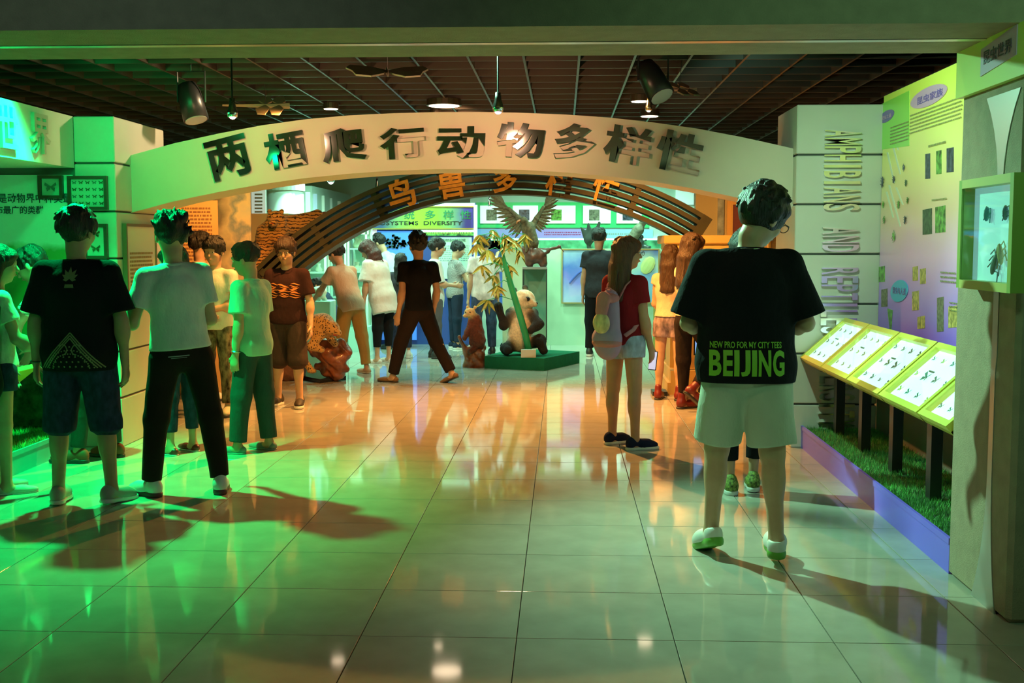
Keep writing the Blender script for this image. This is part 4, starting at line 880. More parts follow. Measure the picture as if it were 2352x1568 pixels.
        for q in (-1, 1):
            u_, f_, el, wr = A[q]; r0, r1 = (.051+lo*.4)*s*bk**.6, (.058+lo*.9+shirt.get('sw', 0))*s
            if sv <= 0: continue
            if sv < 1: C.cone(sl[q], sl[q]+u_*.29*s*(sv+.15), r0, r1, k=.035*s, planes=[(sl[q]+u_*.29*s*sv, u_)])
            else: C.cone(sl[q], el, r0, r0*.85, k=.035*s).cone(el, el+f_*.245*s*(sv-1+.05), r0*.85, .036*s, k=.02*s, planes=[(el+f_*.245*s*(sv-1), f_)])
        # hem and sleeve cuts act before the folds so that they stay clean
        pre = C.post; C.post = []; C.wave(shirt.get('fold', .0045), len(label)*3+1, (8, 8, 9), 5); C.post += pre
        me = C.mesh('shirt', min(vox, .01)); so = link(shirt.get('name', 't_shirt'), me, shirt['m'], root); out['shirt'] = so
        if shirt.get('collar', True):
            n_ = 20; pts = [tps(.060*math.cos(t), -.004+.060*math.sin(t), .512-.026*max(0, math.sin(t))) for t in [2*PI*k/n_ for k in range(n_+1)]]
            MB().tube(pts, shirt.get('cr', .008)*s, seg=7, flat=1.4).build('collar', shirt.get('cm', shirt['m']), so, True)
    if lower:
        kind = lower['kind']; lo = lower.get('loose', .014); C = Solid(); hemf = lower.get('hem', 1.9)
        bh = (.150 if not fem else .155)*bk
        lq = min(lo, .010); C.ell(tp(0, -.006, -.01), V3(bh+lq, .104*bk+lq, .12)*s, T, k=.03*s); C.cone(tp(0, 0, .03), tp(0, 0, .15), (bh-.006)*s, (bh-.022)*s, k=.03*s, sq=(T[:, 1], .68))
        C.cut(tp(0, 0, .12 if not shirt or shirt.get('hem', -.1) > -.02 else .04), U)
        for sd in (-1, 1):
            hp, kn, an, th, sh_ = J[sd]; hp = hp+th*.05*s; r0, rk, ra = (.086*bk+min(lo, .016))*s, (.058*bk+lo)*s, (.042+lo*lower.get('ankle', 1.0))*s
            if hemf < 1: C.cone(hp, hp+th*.41*s*(hemf+.0), r0, (r0*(1-hemf)+rk*hemf)*1.03, k=.03*s, planes=[(hp+th*.41*s*(hemf-.12), th)])
            elif hemf < 1.25: C.cone(hp, kn, r0, rk*1.05, k=.03*s).cone(kn, kn+sh_*.40*s*(hemf-.9), rk*1.05, rk*1.0, k=.02*s, planes=[(kn+sh_*.40*s*(hemf-1), sh_)])
            else: C.cone(hp, kn, r0, rk, k=.03*s).cone(kn, kn+sh_*.40*s*min(1.05, hemf-.95), rk, ra, k=.03*s, planes=[(kn+sh_*.40*s*(hemf-1), sh_)])
        pre = C.post; C.post = []; C.wave(lower.get('fold', .004), len(label)*5+2, (9, 9, 10), 4); C.post += pre
        out['lower'] = link(kind, C.mesh(kind, min(vox, .01)), lower['m'], root)
    # shoes
    st, mu, ms = shoes
    if st:
        for sd in (-1, 1):
            an, F = FM[sd]; u_me, s_me = shoe_meshes(st)
            M_ = Matrix.Translation(an) @ Matrix(F).to_4x4() @ Matrix.Translation((0, 0, -.07*s)) @ Matrix.Scale(s*shoes_scale(st), 4)
            for me_, nm_, mm in ((u_me, 'shoe', mu), (s_me, 'sole', ms)):
                key = me_.name+'|'+mm.name
                if key not in SHOES: c_ = me_.copy(); c_.materials.clear(); c_.materials.append(mm); SHOES[key] = c_
                if nm_ == 'shoe': up_ = bpy.data.objects.new('shoe', SHOES[key]); COL.objects.link(up_); up_.parent = root; up_.matrix_local = M_
                else: o = bpy.data.objects.new('sole', SHOES[key]); COL.objects.link(o); o.parent = up_
    return out
def shoes_scale(st): return 1.0
def decal(P_, src_me, side, m, name='print', center=(0, 0), off=.0035, target='shirt', frame=None, sub=.02):
    """lay a flat print (mesh in x,z metres) on the cloth: side -1 = back, +1 = front, seen from outside"""
    me_t = P_[target].data; co = [v.co.copy() for v in me_t.vertices]; bv = BVHTree.FromPolygons(co, [tuple(p.vertices) for p in me_t.polygons])
    bm = bmesh.new(); bm.from_mesh(src_me); bmesh.ops.triangulate(bm, faces=bm.faces)
    for _ in range(3):
        lng = [e for e in bm.edges if e.calc_length() > sub]
        if not lng: break
        bmesh.ops.subdivide_edges(bm, edges=lng, cuts=1); bmesh.ops.triangulate(bm, faces=bm.faces)
    fr = frame if frame is not None else P_['T']; rt, fw, up = Vector(fr[:, 0]), Vector(fr[:, 1]), Vector(fr[:, 2]); o0 = Vector(P_['tp'](0, 0, 0)); dead = []
    for v in bm.verts:
        x, z = v.co.x+center[0], v.co.z+center[1]
        xx = x if side < 0 else -x
        org = o0+rt*xx+up*z+fw*(side*.6); hit, n_, i_, d_ = bv.ray_cast(org, -fw*side)
        if hit is None or d_ > .62: dead.append(v); continue
        v.co = hit+fw*side*off
    bmesh.ops.delete(bm, geom=dead, context='VERTS'); bmesh.ops.recalc_face_normals(bm, faces=bm.faces)
    me = bpy.data.meshes.new(name); bm.to_mesh(me); bm.free()
    return link(name, me, m, P_[target])
def flat_text(s, wd, ht, off=.0, space=1.):
    me = text_me(s, off=off, space=space); co = np.empty(len(me.vertices)*3); me.vertices.foreach_get('co', co); co = co.reshape(-1, 3); lo, hi = co.min(0), co.max(0); c = (lo+hi)/2
    o = np.zeros_like(co); o[:, 0] = (co[:, 0]-c[0])/(hi[0]-lo[0])*wd; o[:, 2] = (co[:, 1]-c[1])/(hi[1]-lo[1])*ht
    me.vertices.foreach_set('co', o.ravel()); me.materials.clear(); return me
def polys_me(polys):
    me = bpy.data.meshes.new('p'); vs, fs = [], []
    for p in polys: fs.append(list(range(len(vs), len(vs)+len(p)))); vs += [(x, 0, z) for x, z in p]
    me.from_pydata(vs, [], fs); return me
# ================================================================ the visitors
K = cloth('black cotton', (.010, .010, .012)); K2 = cloth('black brown cotton', (.022, .014, .012)); W = cloth('white cotton', (.62, .62, .62))
JN = cloth('dark denim', (.025, .035, .075), .35, 30); JL = cloth('light denim', (.30, .40, .58), .35, 22); CR = cloth('cream blouse', (.70, .60, .54)); BG = cloth('khaki twill', (.42, .26, .08))
RUB = mat('white rubber', (.65, .66, .62), rough=.5); BLKR = mat('black rubber', (.02, .02, .02), rough=.5); REDL = mat('dark red leather', (.16, .015, .012), rough=.4)
HANG = ((.16, -.02, -1), (.10, .18, -1)); STAND = ((0, 4, 0, 10, 0), (0, 4, 0, 10, 0))
m_lime2 = mat('lime print ink', (.22, .52, .03), rough=.6); m_olive = mat('faded olive print', (.20, .19, .09), rough=.7); m_tig = mat('orange stripe print', (.75, .24, .05), rough=.6)
# man in black tee, nearest, right
bj = person('big man in black BEIJING tee and pale shorts walking away at right', (1706, 1283), 448, heading=-3, H=1.755, bulk=1.16, side=0, lean=3,
    head=(-48, 26, 6), legs=((9, 5, 8, 16, 20), (-5, 5, 0, 4, 0)), arms=(((.30, .05, -1), (-.45, 1, .12)), ((.34, .02, -1), (-.55, 1, .08))), skin=m_skin,
    shirt=dict(m=K, loose=.034, hem=-.085, sleeve=.86, sw=.012, flare=.012, fold=.006), lower=dict(kind='shorts', m=cloth('pale khaki', (.50, .52, .42)), loose=.038, hem=.90, fold=.006),
    shoes=('clog', mat('white foam', (.62, .66, .62), rough=.5), mat('green foam', (.12, .38, .04), rough=.5)), hair=('fringe', H_BLK, .022), glasses=True, vox=.0075)
for i_, (ch_, wd_) in enumerate(zip('BEIJING', (.056, .044, .024, .044, .024, .060, .058))):
    x_ = -.182+sum((.056, .044, .024, .044, .024, .060, .058)[:i_])+i_*.0055+wd_/2; decal(bj, flat_text(ch_, wd_*.96, .120, off=.035 if ch_ != 'I' else .02), -1, m_lime2, 'letter_print', (x_, .008))
decal(bj, flat_text('NEW PRO FOR MY CITY TEES', .325, .030, off=.02), -1, m_lime2, 'small_print', (-.015, .092))
tag(MB().tube([bj['tp'](.062*math.cos(t), -.012+.068*math.sin(t), .525+.008*math.sin(t)) for t in [2*PI*k/20 for k in range(21)]], .002, seg=5).build('neck_chain', mat('silver', (.6, .6, .6), rough=.2, metal=1), bj['root']), 'thin neck cord')
def held_phone(P_, sd, label, glow=(.5, .8, 1), sz=(.07, .14), off=(0, .05, .02), tilt=40, e=.8, cat='phone', name='phone'):
    wr = P_['J'][('w', sd)]; u_, f_, el, w_ = P_['A'][sd]; Mr = Matrix.Translation(P_['root'].location) @ Matrix.Rotation(P_['root'].rotation_euler.z, 4, 'Z')
    c = wr+f_*.09*P_['s']+V3(*off); r_ = empty(name, Mr @ Vector(c), P_['root'].rotation_euler.z, label=label, cat=cat)
    X = Matrix.Rotation(R(tilt), 4, 'X')
    MB().box((-sz[0]/2, -sz[1]/2, -.004), (sz[0]/2, sz[1]/2, .004), X, bev=.002).build('case', BLKR, r_)
    MB().box((-sz[0]/2+.004, -sz[1]/2+.006, .004), (sz[0]/2-.004, sz[1]/2-.006, .0055), X).build('screen', mat('screen '+label[:6], glow, rough=.1, emit=e, ecol=glow), r_)
    return r_
held_phone(bj, -1, 'lit phone in the left hand of the man in the black BEIJING tee', (.5, .75, .9), off=(.0, .03, .03))
# man behind him
person('person in black leggings and patterned sneakers hidden behind the BEIJING tee', (1706, 1133), 522, heading=4, fem=True, hair=('bob', H_BLK), head=(0, 12, 0), legs=((0, 0, 0, 10, 0), (6, 0, 0, 10, 0)),
    arms=(((.2, .3, -1), (-.3, 1, 0)),)*2, shirt=dict(m=cloth('dark teal cotton', (.03, .07, .07)), sleeve=.5, hem=-.1), lower=dict(kind='leggings', m=K, loose=.006, hem=1.62), shoes=('sneaker', mat('lime patterned knit', (.16, .22, .04), rough=.7, var=.9, vscale=70), RUB))
# girl with backpack
gb_ = person('girl in maroon tee and denim shorts with a pink backpack, turned right', (1432, 1026), 552, heading=-42, fem=True, H=1.56, bulk=1.06, head=(-32, 2, 0), legs=((3, 6, 0, -10, 0), (-3, 6, 0, 30, 0)),
    arms=(((.10, -.02, -1), (.08, .16, -1)), ((.14, .04, -1), (.08, .28, -1))), skin=m_skin2, shirt=dict(m=cloth('maroon cotton', (.20, .012, .018)), sleeve=.55, hem=-.04, loose=.014),
    lower=dict(kind='denim_shorts', m=JL, loose=.012, hem=.36), shoes=('canvas', cloth('navy canvas', (.012, .018, .05)), RUB), hair=('long', H_BRN), glasses=True, vox=.008)
held_phone(gb_, 1, 'phone with pale screen in the hanging hand of the backpack girl', (.8, .75, 1), off=(0, .0, -.02), tilt=80, e=.7)
def backpack(P_, label, m1, m2, m3):
    s = P_['s']; Mr = Matrix.Translation(P_['root'].location) @ Matrix.Rotation(P_['root'].rotation_euler.z, 4, 'Z'); r_ = empty('backpack', Mr @ Vector(P_['tp'](0, -.2, .0)), P_['root'].rotation_euler.z, label=label, cat='backpack')
    o = Vector(P_['tp'](0, -.2, .0)); q = lambda x, y, z: V3(x*1.15, y*1.1-.005, z*1.12-.05)*s
    S = Solid(); S.cone(q(0, 0, .02), q(0, .02, .33), .125*s, .085*s, k=.03, sq=((0, 1, 0), .62)); S.ell(q(0, -.01, .06), (.135*s, .085*s, .09*s), k=.03); S.wave(.004, 3)
    link('bag_body', S.mesh('bag', .009), m1, r_)
    S = Solid(); S.ell(q(0, .005, .34), (.095*s, .075*s, .05*s), k=.02); S.cone(q(0, -.055, .33), q(0, -.075, .25), .07*s, .06*s, k=.02, sq=((0, 1, 0), .3)); link('top_flap', S.mesh('flap', .009), m2, r_)
    S = Solid(); S.ell(q(0, -.075, .17), (.085*s, .028*s, .085*s), k=.02); S.cut(q(0, 0, .26), (0, 0, 1)); S.cut(q(0, 0, .09), (0, 0, -1)); link('front_pocket', S.mesh('pocket', .008), m3, r_)
    S = Solid(); S.ell(q(0, -.012, .03), (.137*s, .088*s, .055*s), k=.02); link('base_patch', S.mesh('base', .009), m2, r_)
    for x in (-1, 1):
        pts = [q(x*.05, .06, .34), q(x*.075, .10, .43), q(x*.085, .17, .48), q(x*.095, .27, .44), q(x*.10, .30, .34), q(x*.125, .24, .22), q(x*.13, .12, .12), q(x*.11, .05, .08)]
        MB().tube(pts, .017*s, seg=8, flat=.35).build('strap', m2, r_, True)
    MB().tube([q(-.03, .03, .37), q(-.02, .0, .41), q(.02, .0, .41), q(.03, .03, .37)], .006, seg=6).build('grab_loop', m2, r_)
    return r_
backpack(gb_, 'pink and lavender canvas backpack with a cream printed pocket on the maroon-tee girl', cloth('lavender canvas', (.36, .28, .50)), cloth('dusty pink canvas', (.48, .22, .27)), cloth('cream printed canvas', (.62, .56, .36), .3, 30))
# man left in black tee with prints
gl = person('man in black tee with leaf and bandana prints and denim shorts, back to camera, left', (193, 1158), 477, heading=4, bulk=1.10, head=(-14, 2, 0), legs=((2, 6, 0, 6, 0), (5, 6, 6, 26, 4)),
    arms=(((.24, -.02, -1), (.05, .10, -1)), ((.26, -.02, -1), (.02, .12, -1))), skin=m_skin2, shirt=dict(m=K, loose=.030, hem=-.10, sleeve=.80, sw=.014, flare=.008), lower=dict(kind='denim_shorts', m=JN, loose=.024, hem=1.12),
    shoes=('canvas', mat('grey canvas', (.34, .32, .28), rough=.8), RUB), hair=('short', H_BLK, .010), vox=.0075)
lf = []
for k, (an, L) in enumerate([(-100, .6), (-62, .8), (-32, 1.), (0, 1.1), (32, 1.), (62, .8), (100, .6)]):
    a = R(an); d = (math.sin(a), math.cos(a)); n_ = (d[1], -d[0]); L *= .062; w_ = .011
    lf.append([(0, 0), (d[0]*L*.5+n_[0]*w_, d[1]*L*.5+n_[1]*w_), (d[0]*L, d[1]*L), (d[0]*L*.5-n_[0]*w_, d[1]*L*.5-n_[1]*w_)])
lf += [[(-.022, -.030), (.022, -.030), (.026, -.050), (-.026, -.050)]]
decal(gl, polys_me(lf), -1, m_olive, 'leaf_print', (.0, .42))
bp = []
apex, bl_, br_ = (0, .155), (-.175, -.03), (.175, -.03)
def seg(a, b, w_): dx, dy = b[0]-a[0], b[1]-a[1]; l = math.hypot(dx, dy); nx, ny = -dy/l*w_, dx/l*w_; return [(a[0]-nx, a[1]-ny), (b[0]-nx, b[1]-ny), (b[0]+nx, b[1]+ny), (a[0]+nx, a[1]+ny)]
for k_ in (1., .90, .80):
    A_ = (0, .155*k_+.0), (-.175*k_, -.045), (.175*k_, -.045)
    bp += [seg(A_[0], A_[1], .0035), seg(A_[0], A_[2], .0035)]
for (cx, cy, rr) in [(x*.032+(j % 2)*.016, -.035+j*.028, .007) for j in range(6) for x in range(-4, 5)]:
    if abs(cx) < (.13-cy)*.9-.03: bp.append([(cx+rr*(1 if i % 2 else .5)*math.cos(i*PI/5), cy+rr*(1 if i % 2 else .5)*math.sin(i*PI/5)) for i in range(10)])
for rr_ in (.088, .108):
    for k in range(22):
        a_ = PI*(k+.5)/22; bp.append([(rr_*math.cos(a_)*1.15+.0045*math.cos(j*PI/3), -.05+rr_*math.sin(a_)+.0045*math.sin(j*PI/3)) for j in range(6)])
for q in (-1, 1):
    for k in range(5): a0, a1 = .25+k*.25, .25+(k+1)*.25; bp.append(seg((q*(.04+.028*math.cos(a0*3)), .06+.03*math.sin(a0*3)), (q*(.04+.028*math.cos(a1*3)), .06+.03*math.sin(a1*3)), .003))
decal(gl, polys_me(bp), -1, m_olive, 'bandana_print', (0, -.035))
u_, f_, el, wr = gl['A'][-1]; MB().tube([wr-f_*.01+nrm(np.cross(f_, V3(0, 1, 0)))*.031*math.cos(t)+nrm(np.cross(f_, np.cross(f_, V3(0, 1, 0))))*.031*math.sin(t) for t in [2*PI*k/14 for k in range(15)]], .004, seg=5).build('bracelet', m_metal, gl['root'])
# man in white tee and dark trousers
wt = person('young man in white tee and dark trousers holding a booklet, left centre', (424, 1136), 484, heading=26, head=(4, 0, 0), side=-4, bulk=.98, legs=((4, 9, 2, 34, 0), (-2, 11, 0, 12, 0)),
    arms=(((.30, .0, -1), (.50, .75, .62)), ((.16, .0, -1), (-.25, 1, -.1))), skin=m_skin, shirt=dict(m=W, loose=.012, hem=.015, sleeve=.62, fold=.005), lower=dict(kind='trousers', m=K2, loose=.014, hem=1.93),
    shoes=('sneaker', mat('white sneaker', (.62, .62, .66), rough=.5), mat('dark red sole', (.10, .02, .03), rough=.5)), hair=('spiky', H_BLK, .006), vox=.0075)
held_phone(wt, -1, 'striped teal booklet held open by the young man in the white tee', (.15, .6, .45), sz=(.12, .17), off=(0, .04, .05), tilt=60, e=0, cat='booklet', name='booklet')
decal(wt, polys_me([[(-.06, -.003), (.06, -.003), (.06, .003), (-.06, .003)], [(-.045, -.012), (.045, -.012), (.045, -.009), (-.045, -.009)]]), -1, mat('grey stitching', (.30, .30, .32), rough=.6), 'pocket_stitching', (-.03, -.02), target='lower')
# hidden person behind him
person('person with hair in green light mostly hidden behind the white tee man', (418, 1040), 562, heading=60, fem=True, hair=('bob', H_BLK), head=(20, 10, 0), shirt=dict(m=cloth('jade cotton', (.10, .30, .16))), lower=dict(kind='trousers', m=JN, loose=.01, hem=1.7), shoes=('flat', REDL, RUB), vox=.010)
# left edge woman
wl_ = person('woman with long dark hair in pale top and denim shorts, cut by the left edge', (8, 1128), 572, heading=-52, fem=True, H=1.50, head=(-10, 8, 0), arms=(((.1, .0, -1), (.0, .4, -1)), ((.12, .3, -1), (-.1, .8, -.5))),
    shirt=dict(m=cloth('pale green white knit', (.55, .62, .50), .15, 40), hem=-.02, loose=.02), lower=dict(kind='denim_shorts', m=JN, loose=.015, hem=.42), shoes=('flat', mat('pale flats', (.5, .5, .45)), RUB), hair=('long', H_BLK), vox=.009)
hb = empty('handbag', wl_['root'].location+Vector((.02, -.20, .78)), R(-20), label='dark slouchy handbag hanging at the side of the woman at the left edge', cat='handbag')
S = Solid(); S.cone((0, 0, -.09), (0, 0, .08), .13, .10, sq=((0, 1, 0), .45), k=.03).wave(.005, 2); link('bag_body', S.mesh('bag', .01), cloth('dark leather', (.02, .02, .018)), hb); MB().tube([(-.09, 0, .1), (-.07, .02, .35), (.0, .06, .52), (.07, .05, .35), (.09, 0, .1)], .009, seg=6).build('strap', MATS['dark leather'], hb)
# leaning person with striped sleeve
ln = person('stooping person in striped tee leaning over the lit case at left, red shoes', (226, 1056), 0, heading=84, H=1.66, lean=44, head=(6, 30, 0), legs=((6, 4, 0, 6, 0), (-4, 4, 0, 6, 0)),
    arms=(((.05, .75, -1), (.02, .35, -1)), ((.1, .7, -1), (.0, .6, -1))), shirt=dict(m=cloth('striped knit', (.55, .60, .50)), loose=.015, sleeve=.6), lower=dict(kind='trousers', m=cloth('dark teal trousers', (.03, .06, .05)), loose=.012), shoes=('canvas', mat('brick red canvas', (.28, .05, .02), rough=.7), BLKR), vox=.009)
nt_ = MATS['striped knit'].node_tree; wv_ = nt_.nodes.new('ShaderNodeTexWave'); wv_.bands_direction = 'Z'; wv_.inputs['Scale'].default_value = 11; tc_ = nt_.nodes.new('ShaderNodeTexCoord'); nt_.links.new(tc_.outputs['Object'], wv_.inputs[0])
rp_ = nt_.nodes.new('ShaderNodeValToRGB'); nt_.links.new(wv_.outputs[0], rp_.inputs[0]); rp_.color_ramp.elements[0].color = (.02, .05, .04, 1); rp_.color_ramp.elements[1].color = (.6, .65, .5, 1); rp_.color_ramp.elements[1].position = .3; nt_.links.new(rp_.outputs[0], nt_.nodes['Principled BSDF'].inputs['Base Color'])
# green polo man
pm = person('man in mint polo and dark trousers facing left, hands down', (584, 1037), 553, heading=72, head=(8, 14, 0), bulk=1.04, legs=((5, 4, 0, 8, 0), (-4, 4, 0, 4, 0)), arms=(((.12, -.04, -1), (.04, .12, -1)), ((.10, .06, -1), (.04, .2, -1))),
    shirt=dict(m=cloth('mint polo', (.30, .52, .42)), loose=.024, hem=-.09, sleeve=.68, sw=.008), lower=dict(kind='trousers', m=cloth('slate trousers', (.035, .06, .06)), loose=.018, hem=1.93, ankle=1.5), shoes=('flat', mat('grey teal slip-on', (.16, .22, .20), rough=.7), mat('grey sole', (.3, .33, .3))), vox=.008)
decal(pm, polys_me([[(.022*math.cos(t), .022*math.sin(t)) for t in [2*PI*k/12 for k in range(12)]]]), 1, mat('grey green print', (.10, .22, .18)), 'chest_emblem', (.075, .36))
u_, f_, el, wr = pm['A'][-1]; MB().tube([wr-f_*.02+nrm(np.cross(f_, V3(0, 1, 0)))*.030*math.cos(t)+nrm(np.cross(f_, np.cross(f_, V3(0, 1, 0))))*.030*math.sin(t) for t in [2*PI*k/14 for k in range(15)]], .005, seg=5).build('wristwatch', mat('watch steel', (.5, .5, .5), metal=1, rough=.3), pm['root'])
# youth with camo jeans, man in white behind him
person('dark haired man in cream tee seen from behind left of the camouflage-jeans youth', (466, 920), 531, heading=-40, hair=('short', H_BLK), shirt=dict(m=cloth('cream cotton', (.55, .50, .38))), lower=dict(kind='trousers', m=JN), shoes=('sneaker', RUB, BLKR), vox=.009)
person('youth in white tee with patterned sleeve and camouflage jeans, facing camera', (502, 950), 543, heading=166, head=(6, 8, 0), arms=(((.15, .1, -1), (-.7, .5, -.15)), ((.16, .1, -1), (-.9, .5, -.35))),
    legs=((4, 5, 0, 20, 0), (0, 5, 0, 24, 0)), shirt=dict(m=cloth('off white cotton', (.60, .58, .46)), loose=.02, hem=-.06), lower=dict(kind='jeans', m=cloth('camouflage denim', (.14, .12, .07), .9, 26), loose=.012, hem=1.88), shoes=('sneaker', mat('cream sneaker', (.5, .45, .3)), BLKR), hair=('fringe', H_BLK, .012), vox=.008)
# tiger stripe tee youth
ts = person('youth in glasses and black tee with orange stripes, facing camera', (664, 932), 545, heading=176, head=(4, 10, 0), bulk=1.02, arms=(((.24, .0, -1), (.08, .22, -1)), ((.24, .02, -1), (.05, .25, -1))), legs=((8, 4, 8, 12, 0), (-4, 4, 0, 12, 0)),
    shirt=dict(m=cloth('dark maroon black cotton', (.030, .012, .012)), loose=.022, hem=-.04, sleeve=.7), lower=dict(kind='long_shorts', m=cloth('charcoal brown twill', (.045, .030, .025)), loose=.035, hem=1.12), shoes=('sneaker', mat('dark brown trainer', (.04, .03, .02)), RUB), hair=('fringe', H_DBR, .014), glasses=True, vox=.008)
rs = random.Random(2); tp_ = []
for k in range(9):
    z = .055-.0135*k
    for x0 in (-.15, -.045, .05):
        xa, xb = x0+rs.uniform(-.02, .02), x0+rs.uniform(.07, .10); n = 7; up_ = []; dn = []
        for i in range(n+1):
            t = i/n; x = xa+(xb-xa)*t; zz = z+.007*math.sin(t*5+k)+.004*math.sin(k*2+x0*30); h_ = .0045*math.sin(PI*t)+.0004; up_.append((x, zz+h_)); dn.append((x, zz-h_))
        tp_.append(up_+dn[::-1])
decal(ts, polys_me(tp_), 1, m_tig, 'stripe_print', (0, .27))
# khaki man reaching to the leopard
person('man in peach shirt and khaki trousers bending left with an arm stretched to the leopard', (808, 858), 577, heading=52, H=1.56, lean=22, head=(10, 20, 0), legs=((6, 6, 0, 12, 0), (-8, 6, 0, 6, 0)),
    arms=(((.1, .75, -1), (.0, .9, -.8)), ((.15, .1, -1), (.05, .2, -1))), shirt=dict(m=cloth('peach shirt', (.62, .46, .32)), loose=.024, hem=-.10), lower=dict(kind='trousers', m=BG, loose=.018, hem=1.88), shoes=('flat', mat('tan espadrille', (.45, .32, .2)), RUB), vox=.009)
# woman in long white blouse
person('woman in long white blouse and black leggings bending her head, red-brown hair', (880, 833), 0, heading=58, H=1.60, fem=True, bulk=1.12, lean=16, head=(8, 34, 0), hair=('bob', H_RED), arms=(((.2, -.05, -1), (.1, .1, -1)), ((.15, .1, -1), (.05, .2, -1))),
    shirt=dict(name='blouse', m=CR, loose=.04, hem=-.22, sleeve=.75, flare=.03, sw=.02), lower=dict(kind='leggings', m=K, loose=.006, hem=1.62), shoes=('flat', RUB, RUB), vox=.009)
person('girl with long dark hair in dark top and rolled navy jeans behind the white blouse', (922, 822), 580, heading=8, fem=True, hair=('long', H_BLK), shirt=dict(m=cloth('charcoal cotton', (.04, .04, .05))), lower=dict(kind='jeans', m=JN, hem=1.75), shoes=('sneaker', RUB, RUB), vox=.010)
person('man in pale mint shirt stooping before the blue lit panel', (915, 800), 0, heading=70, H=1.72, lean=24, head=(10, 30, 0), shirt=dict(m=cloth('pale mint shirt', (.50, .62, .56))), lower=dict(kind='trousers', m=K2), shoes=('sneaker', BLKR, BLKR), vox=.011)
# man in black tee striding
person('man in plain black tee and dark trousers striding left in mid hall', (962, 878), 540, heading=62, H=1.66, head=(-30, 2, 0), bulk=1.06, legs=((22, 4, 6, 4, 0), (-22, 4, 8, 4, 22)), arms=(((.2, -.1, -1), (.05, .2, -1)), ((.2, -.05, -1), (.05, .25, -1))), twist=-40,
    shirt=dict(m=K, loose=.014, hem=-.03, sleeve=.6), lower=dict(kind='trousers', m=K2, loose=.016, hem=1.92), shoes=('flat', mat('tan loafer', (.20, .09, .03)), BLKR), hair=('spiky', H_BLK, .012), vox=.009)
person('man in glasses and white shirt with grey trousers facing right behind the black tee', (1000, 822), 563, heading=-72, H=1.58, head=(-8, 8, 0), glasses=True, arms=(((.12, .15, -1), (-.3, 1, -.1)),)*2, hair=('fringe', H_BLK, .008), shirt=dict(m=cloth('white shirt', (.64, .60, .58)), sleeve=.9, hem=-.16), lower=dict(kind='trousers', m=cloth('grey trousers', (.10, .09, .10))), shoes=('sneaker', BLKR, BLKR), vox=.010)
ck = person('man in checked shirt and navy trousers photographing to the right', (1046, 800), 552, heading=-68, head=(-6, 14, 0), arms=(((.12, .55, -1), (-.15, 1, .75)),)*2, shirt=dict(m=cloth('checked cotton', (.30, .28, .27)), hem=-.08), lower=dict(kind='trousers', m=cloth('navy trousers', (.02, .028, .05)), loose=.012), shoes=('canvas', MATS['navy trousers'], RUB), vox=.010)
nt_ = MATS['checked cotton'].node_tree; br = nt_.nodes.new('ShaderNodeTexChecker'); br.inputs['Scale'].default_value = 105; br.inputs[1].default_value = (.40, .36, .34, 1); br.inputs[2].default_value = (.17, .14, .14, 1); tc_ = nt_.nodes.new('ShaderNodeTexCoord'); nt_.links.new(tc_.outputs['Object'], br.inputs[0]); nt_.links.new(br.outputs[0], nt_.nodes['Principled BSDF'].inputs['Base Color'])
held_phone(ck, 1, 'black camera raised by the man in the checked shirt', (.02, .02, .02), sz=(.10, .07), off=(-.05, .06, .03), tilt=80, e=0, cat='camera', name='camera_body')
person('man in white and pink patterned shirt and dark jeans behind the bamboo leaves', (1112, 814), 553, heading=18, H=1.62, shirt=dict(m=cloth('pink patterned cotton', (.62, .50, .48), .35, 12), loose=.024), lower=dict(kind='jeans', m=cloth('washed indigo', (.05, .06, .11), .4, 20)), shoes=('sneaker', BLKR, BLKR), vox=.010)
person('man in pale printed tee with raised arm behind the panda', (1184, 796), 556, heading=44, arms=(((.25, .7, -.2), (-.6, .3, 1)), HANG), shirt=dict(m=cloth('pale printed cotton', (.58, .58, .50), .2, 20)), lower=dict(kind='trousers', m=K2), shoes=('sneaker', BLKR, BLKR), vox=.011)
person('man in charcoal tee beyond the backpack girl, looking at the blue posters', (1374, 818), 546, heading=-12, H=1.72, shirt=dict(m=cloth('charcoal tee', (.03, .03, .036)), loose=.02), lower=dict(kind='trousers', m=K), shoes=('sneaker', BLKR, RUB), vox=.010)
# two girls at the pedestal
person('girl with brown hair, bare shoulders and patterned shorts by the pedestal', (1536, 918), 562, heading=-22, fem=True, hair=('long', H_BRN), head=(0, 6, 0), shirt=dict(m=cloth('beige top', (.66, .50, .34)), sleeve=.2, hem=.04), lower=dict(kind='patterned_shorts', m=cloth('floral shorts', (.25, .18, .2), .8, 20), loose=.02, hem=.45), shoes=('boot', REDL, BLKR), arms=(((.12, .1, -1), (-.3, .8, -.3)),)*2, vox=.009)
person('long haired girl in cream top and black trousers with one knee bent, dark red shoes', (1580, 942), 547, heading=-62, fem=True, H=1.60, hair=('long', H_BRN), head=(0, 8, 0), legs=((2, 3, 0, 6, 0), (30, 4, 66, 6, 40)), shirt=dict(m=cloth('cream top', (.70, .58, .42)), sleeve=.12, hem=.03, loose=.008), lower=dict(kind='trousers', m=K2, loose=.008, hem=1.8), shoes=('boot', REDL, BLKR),
    arms=(((.1, .1, -1), (-.3, 1, .3)), ((.1, .25, -1), (-.3, .9, .5))), vox=.009)
